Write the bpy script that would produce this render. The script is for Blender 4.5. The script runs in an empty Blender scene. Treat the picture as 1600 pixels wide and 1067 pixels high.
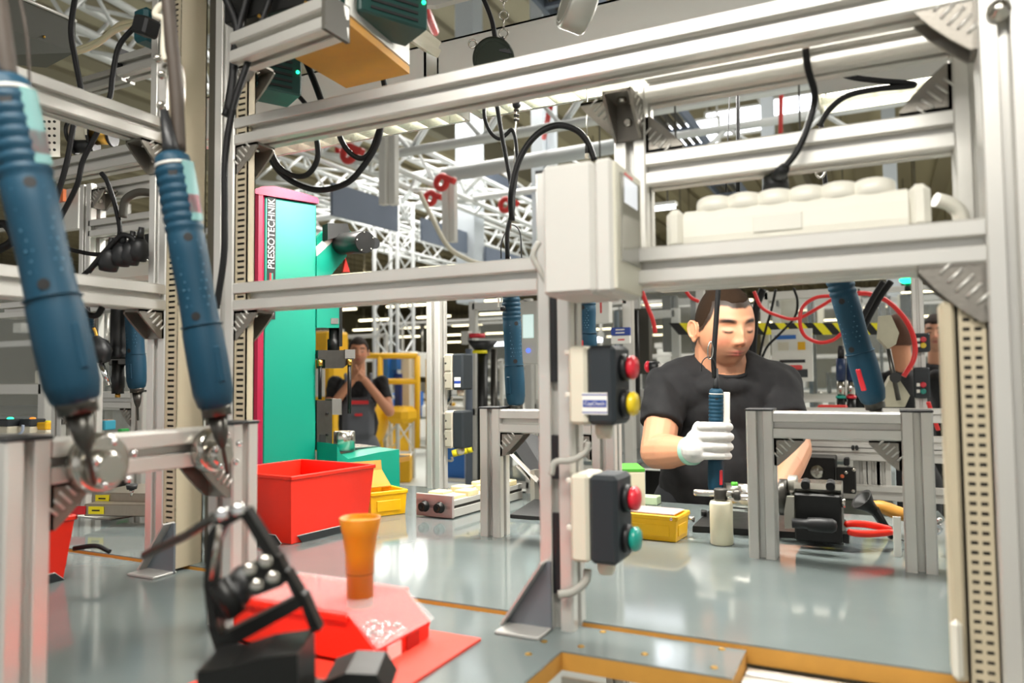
import bpy, bmesh, math, random
from mathutils import Vector, Matrix, Quaternion, noise
random.seed(7)
S = bpy.context.scene
COL = S.collection
R = math.radians
# ---------------------------------------------------------------- camera
FPX, CAMZ, TAB = 1180.0, 1.31, 1.0
yaw, pitch, roll = R(26.2), R(2.79), R(0.55)
rh = Vector((math.cos(yaw), math.sin(yaw), 0)); fh = Vector((-math.sin(yaw), math.cos(yaw), 0)); zz = Vector((0, 0, 1))
fw = fh*math.cos(pitch) + zz*math.sin(pitch)
up0 = zz*math.cos(pitch) - fh*math.sin(pitch)
cr = rh*math.cos(roll) - up0*math.sin(roll)
cu = up0*math.cos(roll) + rh*math.sin(roll)
CAM = Vector((0, 0, CAMZ))
cd = bpy.data.cameras.new('camera'); cam = bpy.data.objects.new('camera', cd); COL.objects.link(cam)
m = Matrix((cr, cu, -fw)).transposed().to_4x4(); m.translation = CAM; cam.matrix_world = m
cd.sensor_width = 36; cd.lens = FPX/1600*36; cd.clip_start = .01; cd.clip_end = 300
cd.dof.use_dof = True; cd.dof.focus_distance = 1.7; cd.dof.aperture_fstop = 3.7
S.camera = cam
# ---------------------------------------------------------------- world, exposure, large lights
S.view_settings.view_transform = 'Standard'; S.view_settings.look = 'None'; S.view_settings.gamma = 1
S.view_settings.use_curve_mapping = False; S.view_settings.exposure = 0.12
w = bpy.data.worlds.new('hall_light'); S.world = w; w.use_nodes = True
w.node_tree.nodes['Background'].inputs[0].default_value = (1, .98, .95, 1)
w.node_tree.nodes['Background'].inputs[1].default_value = .72
def area(name, loc, sx, sy, e, col=(1, .97, .91), rot=(0, 0, 0)):
    l = bpy.data.lights.new(name, 'AREA'); l.shape = 'RECTANGLE'; l.size = sx; l.size_y = sy; l.energy = e; l.color = col
    o = bpy.data.objects.new(name, l); o.location = loc; o.rotation_euler = rot; COL.objects.link(o); return o
area('bench_lamp_light', (-1.25, 1.48, 1.93), .75, .12, 15)
area('bench_lamp_light', (-.35, 1.48, 1.93), .85, .12, 19)
area('front_bench_lamp_light', (-.25, .1, 2.12), 1.2, .14, 25)
for hx, hy in ((-6, 9), (5, 6), (9, 16), (-14, 18)):
    area('hall_lamp_light', (hx, hy, 5.8), 7, 3.0, 760)
# ---------------------------------------------------------------- pixel rays
def ray(px, py):
    d = fw + cr*((px-800)/FPX) + cu*((533.5-py)/FPX); return d
def V(px, py, d): return CAM + ray(px, py)*d
def PX(px, py, X): r = ray(px, py); return CAM + r*(X/r.x)
def PY(px, py, Y): r = ray(px, py); return CAM + r*(Y/r.y)
def PZ(px, py, Z=TAB): r = ray(px, py); return CAM + r*((Z-CAMZ)/r.z)
# ---------------------------------------------------------------- materials
def lin(h):
    h = h.lstrip('#'); out = []
    for i in (0, 2, 4):
        c = int(h[i:i+2], 16)/255; out.append(c/12.92 if c <= .04045 else ((c+.055)/1.055)**2.4)
    return (*out, 1)
MATS = {}
def mat(name, col, rough=.5, metal=0, emit=0, var=0, vscale=20, bump=0, bscale=200, stretch=None, trans=0, alpha=1, spec=.5, coat=0):
    if name in MATS: return MATS[name]
    M = bpy.data.materials.new(name); M.use_nodes = True; nt = M.node_tree; b = nt.nodes['Principled BSDF']
    c = lin(col); b.inputs['Base Color'].default_value = c; b.inputs['Roughness'].default_value = rough
    b.inputs['Metallic'].default_value = metal; b.inputs['Specular IOR Level'].default_value = spec
    if coat: b.inputs['Coat Weight'].default_value = coat; b.inputs['Coat Roughness'].default_value = .1
    if emit: b.inputs['Emission Color'].default_value = c; b.inputs['Emission Strength'].default_value = emit
    if trans: b.inputs['Transmission Weight'].default_value = trans; b.inputs['IOR'].default_value = 1.15
    if alpha < 1: b.inputs['Alpha'].default_value = alpha
    if var or bump:
        tc = nt.nodes.new('ShaderNodeTexCoord'); mp = nt.nodes.new('ShaderNodeMapping'); nt.links.new(tc.outputs['Object'], mp.inputs[0])
        if stretch: mp.inputs['Scale'].default_value = stretch
    if var:
        n = nt.nodes.new('ShaderNodeTexNoise'); n.inputs['Scale'].default_value = vscale; n.inputs['Detail'].default_value = 4
        nt.links.new(mp.outputs[0], n.inputs['Vector'])
        mx = nt.nodes.new('ShaderNodeMix'); mx.data_type = 'RGBA'
        mx.inputs[6].default_value = tuple(max(0, x*(1-var)) for x in c[:3])+(1,); mx.inputs[7].default_value = tuple(min(1, x*(1+var)) for x in c[:3])+(1,)
        nt.links.new(n.outputs['Fac'], mx.inputs[0]); nt.links.new(mx.outputs[2], b.inputs['Base Color'])
        rr = nt.nodes.new('ShaderNodeMapRange'); rr.inputs[3].default_value = rough*.85; rr.inputs[4].default_value = min(1, rough*1.2)
        nt.links.new(n.outputs['Fac'], rr.inputs[0]); nt.links.new(rr.outputs[0], b.inputs['Roughness'])
    if bump:
        n2 = nt.nodes.new('ShaderNodeTexNoise'); n2.inputs['Scale'].default_value = bscale; n2.inputs['Detail'].default_value = 3
        nt.links.new(mp.outputs[0], n2.inputs['Vector'])
        bp = nt.nodes.new('ShaderNodeBump'); bp.inputs['Strength'].default_value = bump; bp.inputs['Distance'].default_value = .002
        nt.links.new(n2.outputs['Fac'], bp.inputs['Height']); nt.links.new(bp.outputs[0], b.inputs['Normal'])
    MATS[name] = M; return M
ALU = mat('anodised_aluminium', 'D3D1CB', .36, .5, var=.05, vscale=6, bump=.06, bscale=400)
ALUD = mat('aluminium_darker', 'A9A69C', .4, .6, var=.06, vscale=8)
CAST = mat('cast_zinc', '8F8A82', .45, .8, var=.18, vscale=60, bump=.2, bscale=300)
STEEL = mat('bright_steel', 'C4C0B8', .22, 1, var=.1, vscale=90)
DSTEEL = mat('dark_steel', '55534F', .35, .9, var=.15, vscale=70)
CHROME = mat('chrome', 'DADADA', .1, 1)
BLACKP = mat('black_plastic', '17181A', .45, 0, var=.2, vscale=50)
BLACKM = mat('black_anodised_metal', '1E1E1D', .38, .4, var=.15, vscale=40)
CABLE = mat('black_cable_rubber', '121213', .5, 0, bump=.05, spec=.3)
CABLEW = mat('cream_cable', 'D8D2B0', .5)
CABLEG = mat('grey_cable', 'A9A8A0', .5)
DUCT = mat('beige_duct_plastic', 'BDB197', .55, 0, var=.03, vscale=10)
DUCTG = mat('dark_grey_duct', '4A473F', .6)
TABM = mat('grey_laminate', '6E7776', .085, 0, var=.1, vscale=9, bump=.02, bscale=60, spec=.6)
MDF = mat('mdf_board', 'C58F3C', .7, 0, var=.12, vscale=45, bump=.1)
RED = mat('red_bin_plastic', 'EE2A14', .38, 0, var=.04, vscale=30, bump=.05)
REDM = mat('red_mat_rubber', 'F0402C', .6, 0, var=.04)
YEL = mat('yellow_bin_plastic', 'F7BE05', .38, 0, var=.1, vscale=35)
ORG = mat('orange_cup_plastic', 'C97C08', .4, 0, var=.12, vscale=25)
TEAL = mat('teal_paint', '008E76', .35, 0, var=.04, vscale=6, bump=.03)
MAG = mat('magenta_paint', '9C0538', .4, 0, var=.04, vscale=6)
TOOLB = mat('tool_blue_plastic', '07384D', .55, 0, var=.1, vscale=60, bump=.08, bscale=500, spec=.35)
TOOLR = mat('tool_red_plastic', 'C8202C', .4)
GREENB = mat('dark_green_paint', '0F3B36', .45)
LED = mat('green_led', '19E08A', .4, emit=6)
WHITE = mat('white_paint', 'E4E3DC', .4, 0, var=.02)
WHITEP = mat('white_plastic', 'DDDACE', .38)
CREAM = mat('cream_plastic', 'D9D3C0', .5, 0, var=.03)
DNAVY = mat('charcoal_plastic', '232A2F', .5, 0, var=.08)
GREYBOX = mat('light_grey_housing', 'C4C2BC', .5, 0, var=.02)
GLASS = mat('clear_plastic', 'FFFFFF', .08, 0, alpha=.16, spec=.8)
PANE = mat('clear_guard_plastic', 'E8F0F0', .1, 0, alpha=.14, spec=.8)
TUBE = mat('lamp_tube', 'FFF6E4', .5, emit=7)
TUBEF = mat('far_lamp_tube', 'FFF2C8', .5, emit=5)
TUBEW = mat('white_lamp_tube', 'F2F6FF', .5, emit=6)
REFL = mat('mirror_louvre', 'E2E6E0', .18, .85)
SLATE = mat('slate_panel', '6A7484', .7)
OLIVE = mat('olive_grey_metal', '34352A', .5, .2, var=.15, vscale=15)
BLUEL = mat('blue_print', '1F3F97', .5)
REDL = mat('red_print', 'D6242A', .5)
BLK = mat('black_print', '101010', .6)
YELL = mat('yellow_print', 'F0E11A', .5)
REDB = mat('red_button', 'D42234', .35, coat=.3)
YELB = mat('yellow_button', 'E2C51D', .35, coat=.3)
GRNB = mat('green_button', '0E8F80', .35, coat=.3)
HOSE = mat('red_hose', 'E03030', .35)
WOOD = mat('wooden_handle', 'D0923A', .45, 0, var=.15, vscale=30, stretch=(1, 1, 6))
BRASS = mat('brass', 'C49A4A', .3, 1)
SAFY = mat('safety_yellow', 'EDB50A', .5, 0, var=.05)
BLUEP = mat('blue_panel', '2A6FC4', .5)
PAPER = mat('white_paper', 'F0EFE8', .7)
# ---------------------------------------------------------------- mesh builder
def catmull(P, k=6, closed=False):
    P = [Vector(p) for p in P]; n = len(P); out = []
    for i in range(n if closed else n-1):
        if closed: a, b, c, d = P[i-1], P[i], P[(i+1) % n], P[(i+2) % n]
        else:
            b, c = P[i], P[i+1]; a = P[i-1] if i else b*2-c; d = P[i+2] if i+2 < n else c*2-b
        for j in range(k):
            t = j/k; out.append(.5*((2*b)+(c-a)*t+(2*a-5*b+4*c-d)*t*t+(3*b-a-3*c+d)*t**3))
    if not closed: out.append(P[-1])
    return out
def basis(ax):
    ax = ax.normalized(); t = Vector((0, 0, 1)) if abs(ax.z) < .9 else Vector((1, 0, 0))
    u = t.cross(ax).normalized(); return u, ax.cross(u), ax
class MB:
    def __init__(s): s.v = []; s.f = []; s.m = []; s.s = []
    def add(s, vs, fs, mi=0, sm=False):
        o = len(s.v); s.v += [Vector(v) for v in vs]
        for f in fs: s.f.append(tuple(o+i for i in f)); s.m.append(mi); s.s.append(sm)
        return s
    def box(s, c, d, rot=None, b=0, mi=0):
        c = Vector(c); h = Vector(d)/2; rot = rot or Matrix.Identity(3)
        if b <= 0:
            vs = [c+rot@Vector((x*h.x, y*h.y, z*h.z)) for x in (-1, 1) for y in (-1, 1) for z in (-1, 1)]
            return s.add(vs, [(0, 1, 3, 2), (4, 6, 7, 5), (0, 4, 5, 1), (2, 3, 7, 6), (0, 2, 6, 4), (1, 5, 7, 3)], mi)
        b = min(b, h.x*.98, h.y*.98, h.z*.98); vs = []; ix = {}
        for x in (-1, 1):
            for y in (-1, 1):
                for z in (-1, 1):
                    for a in range(3):
                        p = [x*(h.x-b), y*(h.y-b), z*(h.z-b)]; p[a] = (x, y, z)[a]*h[a]
                        ix[(x, y, z, a)] = len(vs); vs.append(c+rot@Vector(p))
        fs = []
        for a in range(3):
            o1, o2 = [i for i in range(3) if i != a]
            for sg in (-1, 1):
                q = []
                for (u, w_) in ((-1, -1), (1, -1), (1, 1), (-1, 1)):
                    k = [0, 0, 0]; k[a] = sg; k[o1] = u; k[o2] = w_; q.append(ix[(*k, a)])
                fs.append(q)
            for u in (-1, 1):
                for w_ in (-1, 1):
                    k0 = [0, 0, 0]; k0[o1] = u; k0[o2] = w_; k1 = list(k0); k0[a] = -1; k1[a] = 1
                    fs.append((ix[(*k0, o1)], ix[(*k1, o1)], ix[(*k1, o2)], ix[(*k0, o2)]))
        for x in (-1, 1):
            for y in (-1, 1):
                for z in (-1, 1): fs.append(tuple(ix[(x, y, z, a)] for a in range(3)))
        return s.add(vs, fs, mi)
    def lathe(s, prof, base=(0, 0, 0), ax=(0, 0, 1), n=20, ell=1, mi=0, cap=True, sm=True):
        u, w_, a = basis(Vector(ax)); base = Vector(base); vs = []; fs = []
        for r, h in prof:
            for i in range(n):
                t = 2*math.pi*i/n; vs.append(base+a*h+u*(r*math.cos(t))+w_*(r*ell*math.sin(t)))
        for k in range(len(prof)-1):
            for i in range(n): j = (i+1) % n; fs.append((k*n+i, k*n+j, (k+1)*n+j, (k+1)*n+i))
        s.add(vs, fs, mi, sm)
        if cap:
            o = len(s.v)-len(vs)
            s.f.append(tuple(o+i for i in range(n))[::-1]); s.m.append(mi); s.s.append(False)
            o2 = o+(len(prof)-1)*n; s.f.append(tuple(o2+i for i in range(n))); s.m.append(mi); s.s.append(False)
        return s
    def cyl(s, p0, p1, r0, r1=None, n=14, mi=0, sm=True, ell=1):
        p0 = Vector(p0); p1 = Vector(p1); r1 = r0 if r1 is None else r1
        return s.lathe([(r0, 0), (r1, (p1-p0).length)], p0, p1-p0, n, ell, mi, True, sm)
    def tube(s, pts, r, n=8, mi=0, closed=False):
        P = [Vector(p) for p in pts]; L = len(P); vs = []; fs = []
        t0 = (P[1]-P[0]).normalized(); u, w_, _ = basis(t0)
        for i, p in enumerate(P):
            a = P[(i+1) % L] if (closed or i+1 < L) else p; b = P[i-1] if (closed or i) else p
            t = (a-b).normalized(); q = t0.rotation_difference(t); u = q@u; w_ = q@w_; t0 = t
            rr = r[i] if isinstance(r, (list, tuple)) else r
            for k in range(n): an = 2*math.pi*k/n; vs.append(p+u*rr*math.cos(an)+w_*rr*math.sin(an))
        for i in range(L if closed else L-1):
            for k in range(n):
                j = (k+1) % n; ni = (i+1) % L; fs.append((i*n+k, i*n+j, ni*n+j, ni*n+k))
        s.add(vs, fs, mi, True)
        if not closed:
            o = len(s.v)-len(vs); s.f += [tuple(o+i for i in range(n))[::-1], tuple(o+(L-1)*n+i for i in range(n))]; s.m += [mi]*2; s.s += [False]*2
        return s
    def prism(s, poly, o, ux, uy, th, mi=0):
        o = Vector(o); ux = Vector(ux); uy = Vector(uy); nz = ux.cross(uy).normalized(); n = len(poly)
        vs = [o+ux*x+uy*y for x, y in poly]; vs += [v+nz*th for v in vs]
        fs = [tuple(range(n))[::-1], tuple(range(n, 2*n))]+[(i, (i+1) % n, n+(i+1) % n, n+i) for i in range(n)]
        return s.add(vs, fs, mi)
    def poly3(s, pts, th, mi=0):
        P = [Vector(p) for p in pts]; nz = (P[1]-P[0]).cross(P[2]-P[1]).normalized(); n = len(P)
        vs = P+[p+nz*th for p in P]
        return s.add(vs, [tuple(range(n))[::-1], tuple(range(n, 2*n))]+[(i, (i+1) % n, n+(i+1) % n, n+i) for i in range(n)], mi)
    def ball(s, c, r, nu=16, nv=10, rot=None, mi=0):
        c = Vector(c); r = Vector(r) if hasattr(r, '__len__') else Vector((r, r, r)); rot = rot or Matrix.Identity(3); vs = []; fs = []
        for j in range(1, nv):
            th = math.pi*j/nv
            for i in range(nu):
                ph = 2*math.pi*i/nu; vs.append(c+rot@Vector((r.x*math.sin(th)*math.cos(ph), r.y*math.sin(th)*math.sin(ph), r.z*math.cos(th))))
        vs.append(c+rot@Vector((0, 0, r.z))); vs.append(c+rot@Vector((0, 0, -r.z))); a = len(vs)-2; b = a+1
        for j in range(nv-2):
            for i in range(nu): k = (i+1) % nu; fs.append((j*nu+i, (j+1)*nu+i, (j+1)*nu+k, j*nu+k))
        for i in range(nu):
            k = (i+1) % nu; fs.append((a, i, k)); fs.append((b, (nv-2)*nu+k, (nv-2)*nu+i))
        return s.add(vs, fs, mi, True)
    def ring(s, c, ax, Rr, r, n=24, k=8, mi=0, ell=1):
        u, w_, a = basis(Vector(ax)); c = Vector(c)
        return s.tube([c+u*Rr*math.cos(2*math.pi*i/n)+w_*Rr*ell*math.sin(2*math.pi*i/n) for i in range(n)], r, k, mi, True)
    def prof(s, p0, p1, up=(0, 0, 1), wd=.045, ht=.045, mi=0):
        """slotted extrusion from p0 to p1 (centre line)"""
        p0 = Vector(p0); p1 = Vector(p1); a = (p1-p0).normalized(); U = Vector(up); U = (U-a*U.dot(a)).normalized(); W = a.cross(U)
        def side(L, n):
            out = []; cell = L/n
            for i in range(n):
                c = -L/2+cell*(i+.5)
                out += [(c-.0062, 0), (c-.0052, .0012), (c-.0052, .005), (c-.0085, .005), (c-.0085, .008), (c-.005, .0125), (c+.005, .0125), (c+.0085, .008), (c+.0085, .005), (c+.0052, .005), (c+.0052, .0012), (c+.0062, 0)]
            return out
        nw = max(1, round(wd/.045)); nh = max(1, round(ht/.045)); hw, hh, c = wd/2, ht/2, .0022
        pts = [(-hw+c, -hh)]+[(x, -hh+d) for x, d in side(wd, nw)]+[(hw-c, -hh), (hw, -hh+c)]
        pts += [(hw-d, x) for x, d in side(ht, nh)]+[(hw, hh-c), (hw-c, hh)]
        pts += [(-x, hh-d) for x, d in side(wd, nw)]+[(-hw+c, hh), (-hw, hh-c)]
        pts += [(-hw+d, -x) for x, d in side(ht, nh)]+[(-hw, -hh+c)]
        n = len(pts); vs = [p+W*x+U*y for p in (p0, p1) for x, y in pts]
        return s.add(vs, [tuple(range(n))[::-1], tuple(range(n, 2*n))]+[(i, (i+1) % n, n+(i+1) % n, n+i) for i in range(n)], mi)
def wbase(o):
    m_ = Matrix.Identity(4)
    while o: m_ = o.matrix_parent_inverse @ o.matrix_basis @ m_; o = o.parent
    return m_
def tag(o, label=None, cat=None, group=None, kind=None):
    if label: o['label'] = label
    if cat: o['category'] = cat
    if group: o['group'] = group
    if kind: o['kind'] = kind
    return o
def part(mb, name, mats, parent=None, label=None, local=False):
    me = bpy.data.meshes.new(name); vs = mb.v
    off = Vector((0, 0, 0))
    if parent is None and not local:
        lo = Vector([min(v[i] for v in vs) for i in range(3)]); hi = Vector([max(v[i] for v in vs) for i in range(3)])
        off = Vector(((lo.x+hi.x)/2, (lo.y+hi.y)/2, lo.z))
    me.from_pydata([v-off for v in vs], [], mb.f)
    for m_ in (mats if isinstance(mats, (list, tuple)) else [mats]): me.materials.append(m_)
    me.polygons.foreach_set('material_index', mb.m); me.polygons.foreach_set('use_smooth', mb.s)
    bm = bmesh.new(); bm.from_mesh(me); bmesh.ops.recalc_face_normals(bm, faces=bm.faces); bm.to_mesh(me); bm.free()
    o = bpy.data.objects.new(name, me); COL.objects.link(o)
    if parent is None: o.location = off
    else:
        o.parent = parent
        if not local: o.matrix_parent_inverse = wbase(parent).inverted()
    if label: o['label'] = label
    return o
def thing(name, label, cat, loc, group=None):
    o = bpy.data.objects.new(name, None); o.empty_display_size = .02; COL.objects.link(o); o.location = loc
    return tag(o, label, cat, group)
def single(mb, name, mats, label, cat, group=None, kind=None): return tag(part(mb, name, mats), label, cat, group, kind)
def struct(mb, name, mats): return tag(part(mb, name, mats), kind='structure')
def dup(o, parent=None):
    c = o.copy(); COL.objects.link(c)
    if parent: c.parent = parent
    for ch in list(o.children): dup(ch, c)
    return c
def text(s, name, size, m_, parent, mw, ext=.0003, align='CENTER', length=None):
    cu_ = bpy.data.curves.new(name, 'FONT'); cu_.body = s; cu_.size = size; cu_.extrude = ext; cu_.align_x = align; cu_.align_y = 'CENTER'
    cu_.materials.append(m_); tmp = bpy.data.objects.new(name, cu_); COL.objects.link(tmp); dg = bpy.context.evaluated_depsgraph_get()
    me = bpy.data.meshes.new_from_object(tmp.evaluated_get(dg)); bpy.data.objects.remove(tmp)
    if length: xs = [v.co.x for v in me.vertices]; me.transform(Matrix.Diagonal((length/(max(xs)-min(xs)), 1, 1, 1)))
    o = bpy.data.objects.new(name, me); COL.objects.link(o); o.parent = parent; tag(o, kind='stuff')
    o.matrix_parent_inverse = wbase(parent).inverted(); o.matrix_basis = mw; return o
def frame_mat(o, x, y):
    x = Vector(x).normalized(); y = Vector(y); y = (y-x*y.dot(x)).normalized(); z = x.cross(y)
    m_ = Matrix((x, y, z)).transposed().to_4x4(); m_.translation = Vector(o); return m_
X1, Y1, Z1 = Vector((1, 0, 0)), Vector((0, 1, 0)), Vector((0, 0, 1))
def bar(p0, p1, parent, up=(0, 0, 1), name='rail', wd=.045, ht=.045, m_=None): return part(MB().prof(p0, p1, up, wd, ht), name, m_ or ALU, parent)
def cap(c, parent, wd=.045, ht=.045): return part(MB().box(c, (wd, ht, .004), b=.001), 'end_cap', BLACKP, parent)
def gusset(corner, a, b, parent, size=.047, width=.04, face=None):
    """angle bracket: corner point on the inner edge, a and b the two legs' directions; ribbed triangular cheeks"""
    a = Vector(a); b = Vector(b); n = a.cross(b).normalized(); c = Vector(corner)
    q = MB(); t = .004
    q.prism([(0, 0), (size, 0), (size, t), (t, t), (t, size), (0, size)], c-n*width/2, a, b, width)
    for s_ in (-1, 1):
        o = c+n*(s_*(width/2)-(t if s_ > 0 else 0))
        q.prism([(0, 0), (size, 0), (size, t*1.6), (size*.75, size*.42), (size*.42, size*.75), (t*1.6, size), (0, size)], o, a, b, t)
    o = part(q, 'corner_bracket', CAST, parent)
    rb = MB(); d = (a+b).normalized(); e = (a-b).normalized()
    for s_ in (-1, 1):
        for i in range(5):
            off = (i-2)*size*.19; m0 = c+(a+b)*size*.33+e*off+n*s_*(width/2+.0003)
            ln = size*.17*(1.15-abs(i-2)*.2); rb.cyl(m0-d*ln, m0+d*ln, .0017, n=6)
    tag(part(rb, 'rib', ALU, o), kind='stuff')
    for u, v_ in ((a, b), (b, a)):
        bl = MB(); p = c+u*size*.55+v_*t; bl.lathe([(.0062, 0), (.0062, .004), (.0045, .006)], p, v_, 10); part(bl, 'bolt', STEEL, o)
    return o
# ================================================================ SETTING
struct(MB().box((0, 25, -.05), (90, 80, .1)), 'floor', mat('hall_floor', 'BEC2BC', .35, 0, var=.08, vscale=.6))
struct(MB().box((0, 63, 4), (90, .2, 8)), 'wall_back', mat('hall_wall', 'A79F84', .8, var=.05, vscale=.3))
struct(MB().box((-44.9, 25, 4), (.2, 76, 8)), 'wall_left', MATS['hall_wall'])
cl = struct(MB().box((0, 25, 7.6), (90, 80, .1)), 'ceiling', mat('hall_roof', 'A19A84', .9, var=.1, vscale=.4))
q = MB()
for i in range(60): q.box((-40+i*1.1, 25, 7.5), (.5, 76, .12))
o = part(q, 'roof_rib', mat('roof_rib_paint', '8A8370', .8), cl); tag(o, kind='stuff')
for i, X in enumerate((-16, -9, -2, 5, 12)):
    struct(MB().box((X, 25, 7.15), (.25, 76, .6)), 'trim_%d' % (i+1), mat('roof_beam_paint', '8F8B7D', .7))
# ================================================================ WORKBENCHES
E = .005
def bench(name, label, poly, top, mdf_h=.02, parts=()):
    t = thing(name, label, 'workbench', (poly[0][0], poly[0][1], 0))
    part(MB().prism(poly, (0, 0, top-.002), X1, Y1, .002), 'laminate_sheet', TABM, t)
    part(MB().prism(poly, (0, 0, top-.002-mdf_h), X1, Y1, mdf_h), 'wooden_core', MDF, t, 'mdf core with bare orange-brown edge')
    return t
yn = .918
b1 = bench('workbench', 'main grey-topped workbench with bare mdf front edge, standing between camera and worker', [(-1.7, yn), (.62, yn), (.62, 1.86), (-1.7, 1.86)], TAB)
for x in (-1.62, -.6, .5):
    for y in (yn+.1, 1.78): bar((x, y, 0), (x, y, TAB-.022), b1, (0, 1, 0), 'leg')
for y in (yn+.1, 1.78): bar((-1.59, y, TAB-.05), (.48, y, TAB-.05), b1, name='apron_rail')
b2 = bench('workbench', 'near grey worktop tongue with cut-out and orange wood edge at the bottom of the picture', [(-1.7, yn-.006), (-1.7, .1), (-.344, .1), (-.344, .822), (-.152, .822), (-.152, yn-.006)], TAB-E)
for x, y in ((-1.6, .2), (-1.6, .8), (-.42, .2), (-.42, .8)): bar((x, y, 0), (x, y, TAB-E-.022), b2, (0, 1, 0), 'leg')
for i, (px, py) in enumerate(((942, 987), (908, 1010), (1007, 1022), (1128, 1014), (1116, 1043), (800, 977), (850, 1002), (826, 1022))):
    p = PZ(px, py, TAB-E); part(MB().lathe([(.0045, 0), (.003, .0012)], p, Z1, 10), 'screw_head', BRASS, b2)
# drawer / lower frame seen through the cut-out
t = thing('undercarriage', 'low aluminium frame running under the front edge at bottom right', 'frame', (.2, .86, 0))
bar((-.15, .885, .955), (.6, .885, .955), t, name='rail'); bar((-.15, .80, .93), (.6, .80, .93), t, name='rail')
part(MB().box((.22, .84, .905), (.75, .1, .004)), 'tray', ALUD, t)
for x in (-.12, .57): bar((x, .885, 0), (x, .885, .93), t, (0, 1, 0), 'leg')
t = thing('under_bench_tray', 'dark greenish steel tray inside the worktop cut-out', 'tray', (-.25, .6, .9))
part(MB().box((-.245, .5, .93), (.19, .6, .003)), 'tray_bottom', mat('tray_steel', '6E7468', .3, .6), t)
part(MB().box((-.245, .812, .95), (.19, .004, .04)), 'tray_rim', ALUD, t)
# ================================================================ MAIN FRAME (foreground)
YF = .885; YC = YF+.0225; H = .0225
fr = thing('workstation_frame', 'large foreground frame of slotted aluminium profiles spanning the whole picture', 'frame', (-.4, YC, 0))
xm = -.377; xr = .118; xb = -.957; xa = -1.1125
def post(x, y, z0, z1, par, nm='post'): return bar((x, y, z0), (x, y, z1), par, (0, 1, 0), nm)
post(xm, YC, TAB-E, 1.31+.265, fr)                       # middle front post, ends above the grey box
part(MB().box((xm, YC, 1.31+.267), (.045, .045, .004)), 'end_cap', BLACKP, fr)
pr = bar((xr, YC, 0), (xr, YC, 2.3), fr, (0, 1, 0), 'post')
post(xb, YC, TAB-E, 2.5, fr)
ztop = 1.31+.4265-H; zmid = 1.31+.157-H
bar((xb+H, YC, ztop), (xr-H, YC, ztop), fr)
bar((xb+H, YC, zmid), (xm-H, YC, zmid), fr)
bar((xm+H, YC, zmid), (xr-H, YC, zmid), fr)
# black filler strip in the post groove
part(MB().box((xm, YF+.003, 1.09), (.0085, .004, .10)), 'groove_filler', BLACKP, fr)
part(MB().box((xm, YF+.003, 1.37), (.0085, .004, .13)), 'groove_filler', BLACKP, fr)
part(MB().box((xm, YF+.003, 1.21), (.0085, .004, .055)), 'groove_filler', BLACKP, fr)
# back window-like frame on the right
YB = 1.0; YBC = YB+H
wf = thing('upper_shelf_frame', 'aluminium shelf frame with crossbars behind the top right rail', 'frame', (-.15, YBC, 1.4))
xq = PY(984, 250, YB).x; xw = PY(1514, 300, YB).x
bar((xq, YBC, 1.46), (xq, YBC, 1.31+.40), wf, (0, 1, 0), 'post')
bar((xw+.01, YBC, 1.40), (xw+.01, YBC, 1.31+.44), wf, (0, 1, 0), 'post')
for (px, py) in ((1190, 97), (1180, 241)):
    z = PY(px, py, YB).z; bar((xq+H, YBC, z), (xw+.01-H, YBC, z), wf)
part(MB().box(((xq+xw)/2, YBC+.02, 1.31+.157-.018), (xw-xq, .045, .004)), 'shelf_plate', ALUD, wf)
bar((xq+H, YBC+.03, 1.454), (xw+.01-H, YBC+.03, 1.454), wf)
# left depth rails
YA = .885+H
lf = thing('side_frame', 'left aluminium frame whose rails run from the corner post towards the camera', 'frame', (xa, YA, 0))
post(xa, YA, TAB-E, 2.5, lf)
bar((xa, .05, 1.76-H), (xa, YA-H, 1.76-H), lf); bar((xa, .05, 1.475-H), (xa, YA-H, 1.475-H), lf)
# brackets
gusset((xa+H-.0225, YA-H, 1.475-.045), (0, -1, 0), (0, 0, -1), lf)
gusset((xa+H-.0225, YA-H, 1.76-.045), (0, -1, 0), (0, 0, -1), lf)
gusset((xb+H, YC, zmid-H), (1, 0, 0), (0, 0, -1), fr)
gusset((xb+H, YC, ztop-H), (1, 0, 0), (0, 0, -1), fr)
gusset((xb+H, YC, ztop+H+.085), (1, 0, 0), (0, 0, -1), fr)
gusset((xr-H, YC, zmid-H), (-1, 0, 0), (0, 0, -1), fr, .06)
gusset((xr-H, YC, ztop+.005-H), (-1, 0, 0), (0, 0, -1), fr, .055)
gusset((xq, YBC-.0226, ztop-H), (0, -1, 0), (0, 0, -1), wf, .055)
gusset((xq-H, YBC, ztop-H+.012), (-1, 0, 0), (0, 0, -1), wf, .05)
zb1 = PY(1180, 241, YB).z
gusset((xq+H, YBC, zb1+H), (1, 0, 0), (0, 0, 1), wf, .05)
gusset((xw+.01-H, YBC, zb1+H), (-1, 0, 0), (0, 0, 1), wf, .055)
# the bolt head on the right post
p = PY(1560, 18, YF-.001); part(MB().lathe([(.011, 0), (.011, .004), (.007, .006), (.006, .012), (.002, .013)], p, -Y1, 16), 'bolt', STEEL, fr)
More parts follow.
